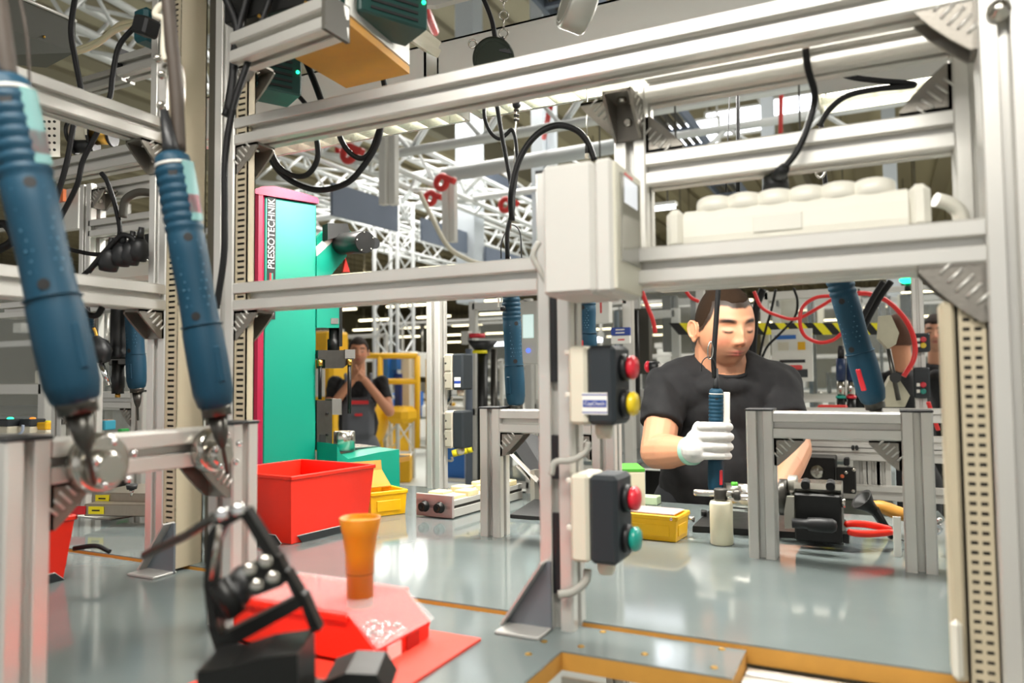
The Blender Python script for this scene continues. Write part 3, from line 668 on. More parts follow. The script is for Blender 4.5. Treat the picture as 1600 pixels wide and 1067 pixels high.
# ================================================================ BINS
def frustum(q, c, sx, sy, z0, z1, tx, ty, rot, wall=.003):
    """open tapered tub: bottom sx*sy, top (sx+tx)*(sy+ty)"""
    V8 = lambda a, b, z: c+rot@Vector((a, b, 0))+Z1*z
    def loop(ax_, ay, z): return [V8(-ax_, -ay, z), V8(ax_, -ay, z), V8(ax_, ay, z), V8(-ax_, ay, z)]
    A = loop(sx/2, sy/2, z0); B = loop((sx+tx)/2, (sy+ty)/2, z1); C_ = loop((sx+tx)/2-wall, (sy+ty)/2-wall, z1); D = loop(sx/2-wall, sy/2-wall, z0+wall)
    f = [(3, 2, 1, 0), (12, 13, 14, 15)]
    for a, b in ((0, 4), (4, 8), (8, 12)):
        for i in range(4): j = (i+1) % 4; f.append((a+i, a+j, b+j, b+i))
    q.add(A+B+C_+D, f); return q
def rim(q, c, sx, sy, z, rot, w=.006, h=.008):
    for a, b, l, k in ((0, -sy/2, sx+w, 0), (0, sy/2, sx+w, 0), (-sx/2, 0, sy+w, 1), (sx/2, 0, sy+w, 1)):
        q.box(c+rot@Vector((a, b, 0))+Z1*z, (l, w, h) if not k else (w, l, h), rot, b=.0015)
    return q
SK = mat('band_dark', '2B3032', .3); SKW = mat('band_pale', 'D8D8D4', .4)
def big_bin(label, corner, angle, sx, sy, h):
    """corner = nearest bottom corner, sx to the left-back, sy away"""
    rot = Matrix.Rotation(angle, 3, 'Z'); c = Vector(corner)+rot@Vector((-sx/2, sy/2, 0))
    t = thing('storage_bin', label, 'storage bin', c)
    part(frustum(MB(), c, sx, sy, .001, h, .022, .022, rot), 'tub', RED, t)
    part(rim(MB(), c, sx+.022, sy+.022, h-.002, rot), 'rim', RED, t)
    part(MB().box(c+rot@Vector((0, -.012, h*.5)), (sx*.96, .003, h*.75), rot), 'divider', RED, t) if False else None
    for s_, ln, ax_ in ((0, sx, 0), (1, sy, 1)):  # dark band topped by a pale line along two base edges
        m0 = c+rot@(Vector((-.012, -sy/2-.003, 0)) if s_ == 0 else Vector((sx/2+.003, .012, 0)))
        d = rot@(X1 if s_ == 0 else Y1)
        part(MB().poly3([m0-d*(ln/2-.012)+Z1*.0, m0+d*(ln/2-.012), m0+d*(ln/2-.028)+Z1*.014, m0-d*(ln/2)+Z1*.014], .002), 'base_band', SK, t)
        part(MB().tube([m0-d*(ln/2)+Z1*.0145, m0+d*(ln/2-.028)+Z1*.0145, m0+d*(ln/2-.012)], .0009, 6), 'band_line', SKW, t)
    return t
cA = PZ(455, 851); big_bin('large open red plastic bin on the bench in front of the press', cA, R(-6), .20, .205, .128)
cB = PZ(108, 903, TAB-E)-Y1*.16; big_bin('red bin half hidden behind the left foreground stand', cB, R(0), .20, .15, .10)
# near red lidded bin
t = thing('lidded_bin', 'blurred red bin with clear lid and metal screws on the red mat in front', 'storage bin', (-.59, .73, TAB-E+.003))
bx0, bx1, by0, by1 = -.70, -.507, .676, .788; z0 = TAB-E+.004; zt = 1.052; zf = 1.018; wl = .003
for y in (by0, by1-wl): part(MB().prism([(bx0-.012, zt), (bx0, z0), (bx1, z0), (bx1+.006, zf), (bx1-.03, zt)], (0, y+wl, 0), X1, Z1, wl), 'side_wall', RED, t)
part(MB().box(((bx0+bx1)/2, (by0+by1)/2, z0+.002), (bx1-bx0, by1-by0, .003)), 'base', RED, t)
part(MB().box((bx1+.002, (by0+by1)/2, (z0+zf)/2), (.003, by1-by0, zf-z0)), 'front_wall', RED, t)
part(MB().box((bx0-.006, (by0+by1)/2, (z0+zt)/2), (.003, by1-by0, zt-z0)), 'back_wall', RED, t)
for y in (by0-.002, by1+.002): part(MB().box(((bx0+bx1)/2-.018, y, zt-.003), (bx1-bx0-.02, .006, .008), b=.0015), 'rim', RED, t)
lid = part(MB().box(((bx0+bx1)/2-.02, (by0+by1)/2, zt+.003), (bx1-bx0-.02, by1-by0, .002)), 'clear_lid', GLASS, t)
part(MB().poly3([(bx1-.03, by0, zt+.003), (bx1-.03, by1, zt+.003), (bx1+.012, by1, zf+.004), (bx1+.012, by0, zf+.004)], .002), 'front_flap', GLASS, t)
part(MB().box((bx1+.0045, .715, 1.006), (.001, .026, .016)), 'paper_label', PAPER, t)
part(MB().box((bx1+.0045, .752, 1.006), (.001, .026, .016)), 'label_holder', mat('dark_red_plastic', 'B01A14', .4), t)
part(MB().box((bx0+.08, by0-.003, z0+.006), (.10, .002, .012)), 'skirt', BLACKP, t) if False else None
q = MB()
for i in range(150): q.ball((random.uniform(bx1-.06, bx1-.004), random.uniform(by0+.02, by1-.02), z0+.008+random.random()*.012), random.uniform(.0018, .003), 6, 4)
single(q, 'metal_screws', CHROME, 'loose bright metal screws lying inside the red lidded bin', 'screws', kind='stuff')
m_ = MB().box((-.55, .602, TAB-E+.0015), (.21, .42, .003)); single(m_, 'rubber_mat', REDM, 'flat red rubber mat under the lidded bin', 'mat')
t = thing('flared_cup', 'orange flared plastic cup standing on the clear lid', 'cup', (-.562, .73, zt+.005))
part(MB().lathe([(.0155, 0), (.0155, .035), (.0162, .0355), (.017, .06), (.0205, .082), (.0245, .102), (.0235, .103), (.019, .08), (.0155, .05), (.001, .045)], (-.562, .73, zt+.005-.012), Z1, 32, cap=True), 'cup_wall', ORG, t)
part(MB().ring((-.562, .73, zt+.031), Z1, .0157, .0009, 32, 6), 'groove_ring', mat('dark_orange', '7A4A06', .6), t)
part(MB().lathe([(.001, 0), (.0225, .0005)], (-.562, .73, zt+.090), Z1, 28), 'powder_fill', mat('orange_powder', 'C98A18', .8), t)
# yellow lidded bins
def yellow_bin(label, c, ang, sx, sy, h, lid_open):
    rot = Matrix.Rotation(ang, 3, 'Z'); c = Vector(c); t = thing('lidded_bin', label, 'storage bin', c)
    part(frustum(MB(), c, sx, sy, 0.001, h, .006, .006, rot, .003), 'tub', YEL, t)
    part(rim(MB(), c, sx+.006, sy+.006, h-.003, rot, .005, .009), 'rim', YEL, t)
    for a, b, lx, ly in ((0, -sy/2-.002, sx*.8, .002), (sx/2+.002, 0, .002, sy*.7)):
        part(MB().box(c+rot@Vector((a, b, h*.42)), (lx, ly, h*.45), rot, b=.0009), 'raised_panel', YEL, t)
    part(MB().box(c+rot@Vector((0, 0, h*.55)), (sx*.86, sy*.86, .012), rot), 'orange_powder', mat('orange_residue', 'E8780A', .8, var=.3, vscale=60), t)
    if lid_open:
        a = c+rot@Vector((-sx*.1, 0, h)); 
        part(MB().poly3([a+rot@Vector((.0, -sy/2, 0)), a+rot@Vector((0, sy/2, 0)), a+rot@Vector((-sx*.42, sy/2, h*.62)), a+rot@Vector((-sx*.42, -sy/2, h*.62))], .002), 'lid', mat('stained_clear_lid', 'D9A24A', .3, alpha=.55), t)
        part(MB().poly3([a+rot@Vector((-sx*.42, -sy/2, h*.62)), a+rot@Vector((-sx*.42, sy/2, h*.62)), a+rot@Vector((-sx*.46, sy/2, h*1.05)), a+rot@Vector((-sx*.46, -sy/2, h*1.05))], .002), 'lid_flap', MATS['stained_clear_lid'], t)
    else:
        part(MB().box(c+rot@Vector((0, 0, h+.003)), (sx*.94, sy*.94, .003), rot, b=.001), 'lid', mat('clear_lid_pale', 'C9C0C4', .12, alpha=.7, spec=.8), t)
    p = c+rot@Vector((sx/2-.006, -sy/2-.004, h-.004)); part(MB().cyl(p, p+rot@Vector((0, -.003, 0)), .003, n=10), 'hinge_pin', STEEL, t)
    return t
p1 = PZ(611, 807); yellow_bin('yellow bin with flipped-up stained lid beside the large red bin', p1+Vector((-.065, .035, 0)), R(-28), .12, .085, .055, True)
p2 = PZ(1066, 847); yellow_bin('yellow bin with closed clear lid right of the middle post', p2+Vector((-.062, .028, 0)), R(-4), .11, .07, .048, False)
# ================================================================ BENCH PRESS
P0 = V(413, 302, 1.9); d1 = Vector((.39, .92, 0)).normalized(); nn = Vector((d1.y, -d1.x, 0)); zt0 = P0.z
def PR(px, py, k=0): r = ray(px, py); o = P0+nn*k; return CAM+r*((o-CAM).dot(nn)/r.dot(nn))
ps = thing('bench_press', 'tall teal and magenta C-frame bench press with black lettered strip', 'press', P0-Z1*(P0.z-TAB))
def col(s0, s1, k0, k1, z0, z1, nm, m_, b=0, par=None, lab=None):
    c = P0+d1*(s0+s1)/2+nn*(k0+k1)/2; c.z = (z0+z1)/2
    return part(MB().box(c, (abs(s1-s0), abs(k1-k0), z1-z0), Matrix((d1, nn*-1, Z1)).transposed(), b), nm, m_, par or ps, lab)
TZ = TAB
col(0, .1427, -.085, 0, TZ, zt0-.008, 'column', TEAL, .004)
col(-.022, .001, -.088, .004, TZ, zt0, 'front_cover', MAG, .006, lab='magenta front cover')
q = MB(); A_ = P0-d1*.026+nn*.006; prof_ = [(0, -.006), (0, .006), (.02, .016), (.05, .021), (.12, .016), (.168, .009), (.171, .003), (.171, -.006)]
q.prism(prof_, A_-nn*0, d1, Z1, .1) ; o = part(q, 'top_cover', MAG, ps, 'magenta rounded top cover')
if (o.data.vertices[len(prof_)].co-o.data.vertices[0].co).dot(nn) > 0:
    for v in o.data.vertices: v.co -= nn*.1
# black strip with white letters
a = PR(418, 307, .0008); b_ = PR(431, 307, .0008); zb = PR(424, 499).z
w_ = (b_-a).length; c = (a+b_)/2; ztp = a.z
st = part(MB().box(Vector((c.x, c.y, (ztp+zb)/2)), (w_, .0008, ztp-zb), Matrix((d1, nn*-1, Z1)).transposed()), 'lettered_strip', BLK, ps, 'black strip with white lettering')
def lab(s, py0, py1, sz):
    z = (PR(424, py0).z+PR(424, py1).z)/2; o = Vector((c.x, c.y, z))+nn*.001
    return text(s, 'lettering', sz, PAPER, st, frame_mat(o, Z1, -d1), .0002, length=abs(PR(424, py0).z-PR(424, py1).z))
lab('PRESSOTECHNIK', 311, 420, w_*1.12); lab('TOX', 448, 496, w_*1.12)
for m_, k in ((REDL, .2), (TEAL, -.2)):
    z = PR(424, 433).z; part(MB().box(Vector((c.x, c.y, z))+nn*.001+d1*-k*w_*.5, (w_*.2, .0006, .02), Matrix((d1, nn*-1, Z1)).transposed()), 'logo_dash', m_, st)
# head arm
def pp(pts, k, th, nm, m_, par=None, lb=None): return part(MB().poly3([PR(x, y, k) for x, y in pts], th), nm, m_, par or ps, lb)
pp([(495, 398), (512, 374), (533, 360), (548, 361), (550, 372), (541, 402), (512, 436), (495, 450)], 0, .05, 'head_arm', TEAL)
pp([(495, 390), (526, 360), (540, 358), (534, 364), (519, 378), (495, 400)], .002, .05, 'pale_edge', WHITE)
pp([(495, 372), (506, 360), (506, 378), (495, 388)], -.03, .02, 'rear_plate', TEAL)
pp([(512, 349), (543, 349), (548, 364), (512, 375)], .02, .03, 'valve_block', BLACKM)
p = PR(533, 381, .0); q_ = V(571, 378, 1.93); ax = (q_-p).normalized()
mo = part(MB().lathe([(.026, 0), (.029, .006), (.029, (q_-p).length-.003), (.0275, (q_-p).length)], p, ax, 32), 'drive_cylinder', BLACKM, ps)
for i in range(5):
    an = i*1.257+.5; u, w2, _ = basis(ax); part(MB().ball(q_+(u*math.cos(an)+w2*math.sin(an))*.024, .0022, 8, 5), 'screw', STEEL, mo)
q2 = V(586, 380, 1.95); part(MB().cyl(q2-ax*.05, q2, .0145, n=24), 'cable_connector', BLACKP, ps)
pp([(540, 402), (547, 425), (536, 425)], 0, .01, 'red_tag', RED)
pp([(495, 468), (530, 470), (530, 512), (495, 512)], 0, .05, 'ram_guide', TEAL)
pp([(530, 470), (535, 470), (535, 541), (530, 541)], 0, .03, 'guide_rail', BLACKM)
pp([(517, 497), (529, 497), (529, 506), (517, 506)], .002, .002, 'rating_plate', STEEL)
p = PR(521, 512, -.02); part(MB().lathe([(.012, 0), (.012, .03), (.016, .032), (.016, .06), (.01, .062), (.01, .09)], p, -Z1, 24), 'ram', BLACKM, ps)
pp([(497, 547), (553, 547), (553, 562), (536, 575), (508, 575), (508, 562), (497, 560)], .01, .05, 'crosshead', DSTEEL)
pp([(539, 546), (555, 546), (555, 560), (539, 560)], .013, .006, 'clamp_plate', STEEL)
for px, y0_, y1_ in ((500, 563, 624), (546, 562, 646)):
    a = PR(px, y0_, .015); b_ = PR(px, y1_, .015)
    part(MB().cyl(a, Vector((a.x, a.y, b_.z)), .0052 if px > 520 else .0045), 'guide_pin', BLACKM, ps); part(MB().cyl(a+Z1*.001, a-Z1*.015, .0068, n=16), 'guide_bush', BRASS, ps)
pp([(495, 625), (519, 626), (519, 702), (495, 702)], 0, .04, 'die_holder', DSTEEL)
pp([(519, 623), (534, 623), (534, 648), (519, 648)], .0, .04, 'steel_jaw', STEEL)
pp([(500, 679), (509, 679), (509, 694), (500, 694)], .0012, .001, 'recess', BLK)
for a, b in ((511, 646), (511, 679), (511, 695), (498, 695)): p = PR(a, b, .001); part(MB().lathe([(.004, 0), (.004, .003), (.002, .0032)], p, nn, 10), 'cap_screw', BLACKM, ps)
p = PR(538, 703, .0); p.z = PR(538, 703).z; part(MB().lathe([(.0285, 0), (.0285, .048), (.026, .05)], p, Z1, 32), 'die_cylinder', STEEL, ps)
pp([(495, 690), (500, 704), (512, 712), (560, 702), (590, 698), (591, 766), (495, 775)], 0, .11, 'base', TEAL)
zb = PR(560, 700).z; p5 = [PR(500, 704, .001), PR(590, 698, .001)]
part(MB().poly3([p5[0], p5[1], p5[1]-nn*.11, p5[0]-nn*.11], .002), 'steel_table', STEEL, ps)
pp([(510, 708), (524, 706), (528, 712), (520, 716), (512, 714)], .002, .002, 'clamp_slot', BLK); pp([(567, 701), (572, 701), (573, 712), (566, 712)], .002, .002, 'clamp_slot', BLK)
# cross-check: keep the press standing: a plinth behind the bench
single(MB().box((P0.x+.02, P0.y+.12, TAB-.0), (.2, .36, .01)), 'press_plate', ALUD, 'flat aluminium plate under the bench press', 'plate')
# ================================================================ REAR POST SWITCH BOXES
for i, (a, b) in enumerate(((553, 609), (641, 699))):
    Yp = 1.885; zt = PY(706, a, Yp).z; zb = PY(706, b, Yp).z
    t = switch_box(('upper' if i == 0 else 'lower')+' small switch box seen from its side on the rear post', pcx+H+.006, Yp, zt, zb, (), .06)
    for k in (.25, -.25): 
        pl = part(MB().box((pcx+H+.018, Yp-.032, (zt+zb)/2+k*(zt-zb)*.95), (.022, .004, (zt-zb)*.44), b=.002), 'terminal_cover', mat('warm_grey_plastic', 'A8A494', .5), t)
        part(MB().ball((pcx+H+.012, Yp-.034, (zt+zb)/2+k*(zt-zb)*.95), (.003, .001, .003), 10, 6), 'screw', DSTEEL, pl)
    if i == 0: part(MB().box((pcx+H+.05, Yp-.0325, zb+.022), (.02, .001, .028)), 'sticker', PAPER, t); part(MB().box((pcx+H+.05, Yp-.033, zb+.022), (.02, .001, .008)), 'blue_band', BLUEL, t)
cable([(706, 620), (704, 627), (692, 640), (690, 660)], 2.2, .0035, 'grey lead curling below the upper switch box of the rear post', CABLEG)
cable([(706, 714), (706, 720), (692, 722), (688, 752)], 2.2, .0035, 'grey lead curling below the lower switch box of the rear post', CABLEG)
t = thing('spiral_hose', 'yellow hose with black bands behind the rear post', 'hose', V(722, 705, 2.6))
for i in range(4): part(MB().cyl(V(707+i*8, 709-i*2, 2.6), V(714+i*8, 707-i*2, 2.6), .012, n=14), 'yellow_section', YELL, t); part(MB().cyl(V(713+i*8, 707-i*2, 2.6), V(715.5+i*8, 706.6-i*2, 2.6), .0095, n=12), 'black_band', BLACKP, t)
# ================================================================ OBJECTS ON THE BENCH
A_, B_, C_ = PZ(650, 806), PZ(707, 812), PZ(797, 778)
e1 = (A_-B_).normalized(); e2 = Vector((0, 0, 1)).cross(e1); e2 = e2 if e2.dot(C_-B_) > 0 else -e2; wv = (A_-B_).length; lv = (C_-B_).dot(e2)*1.0
t = thing('clamping_block', 'aluminium profile block with two black socket screws and orange-stained jaws', 'fixture', B_)
rt = Matrix((e1, e2, Z1)).transposed()
def bl(u, v, z, su, sv, sz, nm, m_, b=.001, par=None): return part(MB().box(B_+e1*u+e2*v+Z1*z, (su, sv, sz), rt, b), nm, m_, par or t)
bl(wv/2, .004, .027, wv, .008, .050, 'end_plate', mat('pinkish_aluminium', 'C2B7B4', .35, .4))
bl(wv/2, lv/2, .012, wv*.94, lv, .019, 'lower_profile', ALU); bl(wv/2, lv/2, .025, wv*.9, lv, .008, 'groove', DSTEEL); bl(wv/2, lv/2, .034, wv*.94, lv, .012, 'upper_profile', ALU)
OS = mat('orange_stained_cream', 'E3D0A0', .6, 0, var=.35, vscale=50)
for i in range(6):
    bl(wv*(.25 if i % 2 else .68), .05+i*lv*.14, .046, wv*.4, lv*.13, .014, 'jaw', OS, .002)
bl(wv/2, lv*.12, .043, wv*.8, lv*.2, .008, 'slide', OS)
for u in (.33, .75):
    p = B_+e1*(wv*u)+Z1*.024; part(MB().lathe([(.0125, 0), (.0125, .001), (.0105, .0015), (.0105, .012), (.0095, .013), (.005, .013), (.005, .008), (.0005, .008)], p, -e2, 24), 'socket_screw', BLACKM, t)
def slab(nm, label, pts, th, m_, z=TAB, cat='plate'):
    return single(MB().prism([(PZ(a, b, z+th).x, PZ(a, b, z+th).y) for a, b in pts], (0, 0, z+.0005), X1, Y1, th), nm, m_, label, cat)
slab('base_plate', 'black base plate on the bench behind the middle post', ((797, 804), (905, 812), (905, 786), (835, 780)), .008, mat('rough_black_plate', '2C2D2D', .5, .2, var=.4, vscale=120))
bp = slab('fixture_plate', 'black fixture base plate on the bench in front of the worker', ((1082, 822), (1318, 836), (1322, 812), (1110, 796)), .012, BLACKM)
slab('grey_plate', 'thin grey sheet on the bench left of the terminal post foot', ((700, 770), (755, 757), (760, 762), (712, 776)), .002, ALUD)
# tablet / panel on tilted stand
t = thing('display_panel', 'black display panel on a tilted arm behind the middle stand', 'display', V(836, 775, 1.95))
part(MB().poly3([V(796, 690, 1.95), V(812, 673, 2.0), V(870, 690, 2.0), V(872, 772, 1.9), V(836, 748, 1.9)], .02), 'panel', BLACKP, t)
part(MB().poly3([V(786, 700, 1.93), V(791, 697, 1.93), V(842, 748, 1.88), V(838, 754, 1.88)], .012), 'side_rail', ALU, t)
part(MB().box(V(836, 762, 1.9), (.012, .03, .09)), 'foot', ALUD, t)
part(MB().poly3([V(806, 728, 1.95), V(812, 726, 1.95), V(838, 752, 1.92), V(834, 758, 1.92)], .012), 'brace', ALU, t)
# cream block with green top
t = thing('storage_case', 'cream block with green lid standing behind the lower switch box', 'box', V(980, 787, 1.8))
c = V(985, 760, 1.75); part(MB().box(c, (.05, .12, .082), Matrix.Rotation(R(25), 3, 'Z'), b=.002), 'case', mat('cream_block', 'DDD4B8', .6), t)
part(MB().box(c+Z1*.044, (.05, .12, .006), Matrix.Rotation(R(25), 3, 'Z')), 'lid', mat('green_plastic', '4DA030', .5), t)
single(MB().box(PZ(1012, 789, TAB)+Vector((0, .02, .01)), (.045, .04, .02), b=.002), 'small_tray', mat('pale_green_tray', 'B9CDA8', .5), 'small pale green tray beyond the closed yellow bin', 'tray')
# bottle with T-handle
pb = PZ(1128, 850)
t = thing('bottle', 'translucent white cylinder bottle with yellowish stains, standing on the bench', 'bottle', pb)
part(MB().lathe([(.0185, 0), (.0208, .002), (.0208, .074), (.019, .079), (.012, .080)], pb, Z1, 32), 'body', mat('milky_plastic', 'E9E2C6', .35, 0, var=.08, vscale=20), t)
tt = thing('t_handle', 'steel T-handle knob behind and above the white bottle', 'handle', pb+Z1*.08)
zc = pb+Z1*.081+Y1*.0
part(MB().lathe([(.012, 0), (.0125, .002), (.0125, .019), (.011, .021)], zc, Z1, 24), 'hub', DSTEEL, tt)
u = X1; c = zc+Z1*.011
part(MB().lathe([(.001, -.005), (.0055, -.003), (.0062, 0), (.0062, .078)], c-u*.046, u, 16), 'cross_bar', STEEL, tt)
part(MB().lathe([(.009, 0), (.0105, .002), (.0105, .009), (.008, .012)], c+u*.024, u, 18), 'end_knob', DSTEEL, tt)
# main fixture on plate
fx = thing('assembly_fixture', 'black clamping fixture with steel discs and a black lever handle', 'fixture', V(1275, 838, 1.46)); FD = 1.47
ZP = TAB+.0125
g0 = PY(1240, 775, 1.46); g1 = PY(1316, 835, 1.46); zt1 = PY(1270, 772, 1.46).z; zt2 = PY(1270, 757, 1.46).z
gw = g1.x-g0.x
part(MB().box(((g0.x+g1.x)/2, 1.50, (ZP+zt1)/2), (gw, .08, zt1-ZP), b=.003), 'block', BLACKM, fx)
pts = [(-.03, 0), (-.034, .008), (-.028, .018), (.028, .018), (.034, .008), (.03, 0)]
pl = part(MB().prism([(a, b*1.0) for a, b in pts], (g0.x, 1.50, zt1), Y1, Z1, gw), 'top_clamp', STEEL, fx)
for k in (.25, .78): part(MB().cyl((g0.x+gw*k, 1.462, zt1+.0145), (g0.x+gw*k, 1.485, zt1+.0185), .0075, n=16), 'bolt_hole', BLK, pl)
def cx(pxa, pxb, py, rpx, nm, m_, Y=1.46, n=28):
    a = PY(pxa, py, Y); b = PY(pxb, py, Y); r_ = rpx*(Vector(a-CAM).dot(fw))/1180; return part(MB().lathe([(r_*.94, 0), (r_, .001), (r_, b.x-a.x-.001), (r_*.94, b.x-a.x)], a, X1, n), nm, m_, fx)
cx(1218, 1231, 776, 28, 'flange_disc', DSTEEL, 1.49); cx(1140, 1219, 781, 13, 'shaft', STEEL, 1.52); cx(1231, 1241, 768, 6, 'spindle', STEEL, 1.49)
cx(1232, 1246, 757, 15, 'cam_disc', ALUD, 1.50); cx(1207, 1219, 781, 17, 'collar', BLACKM, 1.51)
part(MB().poly3([PY(x, y, 1.43) for x, y in ((1229, 776), (1240, 776), (1241, 826), (1226, 826), (1225, 800))], .012), 'lever_arm', ALUD, fx)
a = PY(1238, 817, 1.42); L_ = PY(1308, 817, 1.42).x-a.x
part(MB().lathe([(.0085, 0), (.0085, L_*.33), (.0115, L_*.36), (.0125, L_*.6), (.012, L_*.9), (.008, L_*.98), (.001, L_)], a, X1, 24), 'lever_handle', BLACKP, fx)
part(MB().cyl((g1.x, 1.47, zt1-.014), (g1.x+.006, 1.47, zt1-.014), .008, n=16), 'pivot', STEEL, fx); part(MB().box((g1.x+.005, 1.49, ZP+.008), (.01, .03, .016)), 'stop', BLACKM, fx)
part(MB().cyl(PZ(1100, 806, ZP), PZ(1100, 806, ZP)+Z1*.012, .0065, n=16), 'bolt', BLACKM, fx)
part(MB().cyl(PZ(1085, 816, ZP)+Z1*.006-X1*.012, PZ(1085, 816, ZP)+Z1*.006, .006, n=12), 'steel_stop', STEEL, fx)
# workpiece
t = thing('workpiece', 'metal workpiece with green plugs under the worker\'s screwdriver', 'workpiece', V(1148, 790, 1.8))
part(MB().box(V(1147, 784, 1.8), (.06, .06, .03), b=.003), 'housing', ALUD, t); part(MB().cyl(V(1132, 764, 1.86), V(1168, 766, 1.86), .016, n=20), 'sleeve', mat('pale_steel', 'BDBDB4', .3, .8), t)
for a, b in ((1143, 756), (1156, 783)): part(MB().cyl(V(a, b, 1.79), V(a+9, b, 1.79), .005, n=12), 'green_plug', mat('bright_green', '58C03A', .5), t)
part(MB().cyl(V(1120, 772, 1.86), V(1120, 790, 1.86), .011, n=16), 'socket', DSTEEL, t)
# tools on the right
t = thing('mallet', 'dark flared steel punch leaning beside the small stand', 'hand tool', PZ(1392, 845))
a = PZ(1394, 843)+Z1*.004; b = V(1365, 795, 1.42); c = V(1349, 786, 1.42)
part(MB().cyl(a, b, .006, .009, n=6, sm=False), 'shank', BLACKM, t); d = (V(1345, 779, 1.42)-V(1372, 803, 1.42)).normalized()
part(MB().lathe([(.009, 0), (.013, .015), (.0225, .032), (.0225, .0335), (.018, .032), (.001, .02)], V(1366, 798, 1.42), d, 28), 'flared_head', BLACKM, t)
part(MB().poly3([a+Z1*.004, a-Z1*.003+X1*.012, a-Z1*.003+X1*.02, a+Z1*.002+X1*.004], .006), 'toe', DSTEEL, t)
t = thing('hammer', 'hammer with orange-brown wooden handle lying behind the punch', 'hammer', V(1400, 815, 1.46))
a = V(1363, 789, 1.47); b = V(1418, 806, 1.44)
part(MB().tube(catmull([a, a.lerp(b, .3)+Z1*.002, a.lerp(b, .7), b], 5), [.0085, .0095, .0105, .0115, .012, .0125, .0125, .013, .013, .013, .013, .013, .0125, .012, .0115, .011][:16], 14), 'handle', WOOD, t)
part(MB().box(b+X1*.02-Z1*.012, (.03, .09, .03), b=.004), 'head', DSTEEL, t)
t = thing('pliers', 'pliers with two red dipped handles beside the lever fixture', 'pliers', PZ(1360, 842))
def hnd(pts, d): P = catmull([V(x, y, d) for x, y in pts], 5); n_ = len(P); return MB().tube(P, [.002]+[.0055+.0008*math.sin(i/n_*3.1) for i in range(n_-2)]+[.0045], 12)
part(hnd([(1319, 820), (1332, 818), (1358, 820), (1392, 827)], 1.345), 'handle', RED, t); part(hnd([(1324, 830), (1336, 833), (1362, 834), (1396, 831)], 1.33), 'handle', RED, t)
part(MB().poly3([V(1392, 822, 1.345), V(1404, 826, 1.345), V(1404, 834, 1.345), V(1394, 834, 1.345)], .006), 'jaw', STEEL, t)
a = PZ(1397, 871); single(MB().box(a+Vector((.006, .006, .034)), (.012, .002, .068), b=.0005), 'upright_card', PAPER, 'narrow white upright strip beside the right leg of the small stand', 'strip')
t = thing('toggle_clamp', 'shiny toggle clamp between the right stand and the right duct', 'clamp', PZ(1460, 838))
part(MB().poly3([V(1450, 798, 1.3), V(1466, 798, 1.3), V(1478, 812, 1.3), V(1470, 818, 1.3), V(1450, 812, 1.3)], .008), 'plate', CHROME, t)
part(MB().tube(catmull([V(1450, 822, 1.29), V(1466, 820, 1.29), V(1468, 830, 1.29), V(1452, 836, 1.29)], 5), .004, 8), 'bow', CHROME, t); part(MB().ball(V(1468, 813, 1.29), .005), 'pivot', STEEL, t)
# ================================================================ BLACK LINKAGE bottom left
D = .62; t = thing('linkage_gripper', 'blurred black steel linkage gripper in the left foreground', 'gripper', Vector((V(410, 1067, D).x, V(410, 1067, D).y, TAB-E)))
def lk(pts, th=.014, nm='link_plate', m_=BLACKM, d=D): return part(MB().poly3([V(x, y, d) for x, y in pts], th), nm, m_, t)
lk([(322, 838), (346, 800), (360, 806), (338, 850), (332, 925), (318, 918)]); lk([(318, 915), (334, 925), (340, 985), (326, 985)], .018)
lk([(324, 980), (340, 982), (368, 1060), (352, 1066)])
lk([(345, 800), (375, 793), (386, 806), (350, 824)]); lk([(372, 800), (386, 796), (436, 876), (424, 886)])
lk([(383, 890), (392, 882), (436, 868), (452, 905), (440, 916), (398, 932), (386, 922)], .012)
lk([(436, 885), (450, 893), (470, 926), (460, 936)]); lk([(462, 925), (476, 930), (500, 986), (486, 990)])
lk([(342, 1012), (346, 992), (468, 930), (474, 948), (356, 1014)])
part(MB().cyl(V(352, 945, D), V(385, 905, D+.04), .014, n=24), 'cylinder', BLACKP, t); part(MB().cyl(V(340, 908, D), V(372, 960, D), .008, n=20), 'cylinder', BLACKM, t)
lk([(346, 1008), (390, 1004), (432, 990), (492, 982), (494, 1085), (352, 1085)], .05, 'body')
lk([(505, 1066), (540, 1052), (588, 1054), (608, 1085), (505, 1085)], .05, 'foot_block', d=.66)
for x, y in ((390, 890), (401, 914), (415, 877), (426, 902)):
    p = V(x, y, D-.016); part(MB().lathe([(.0052, 0), (.0052, .004), (.002, .0045)], p, CAM-p, 14), 'screw', STEEL, t)
for x, y in ((347, 803), (372, 796)):
    p = V(x, y, D-.01); part(MB().lathe([(.0055, 0), (.0055, .008), (.003, .01)], p, CAM-p, 12), 'nut', CHROME, t)
part(MB().tube([V(226, 868, .72), V(292, 836, .67), V(334, 808, D)], .0042, 8), 'pull_rod', DSTEEL, t)
part(MB().tube([V(343, 820, D-.01), V(331, 905, D-.01)], .0022, 8), 'edge_rod', STEEL, t)
part(MB().box((V(420, 1067, D).x, V(420, 1067, D).y+.01, 1.025), (.06, .05, .065)), 'base', BLACKM, t)
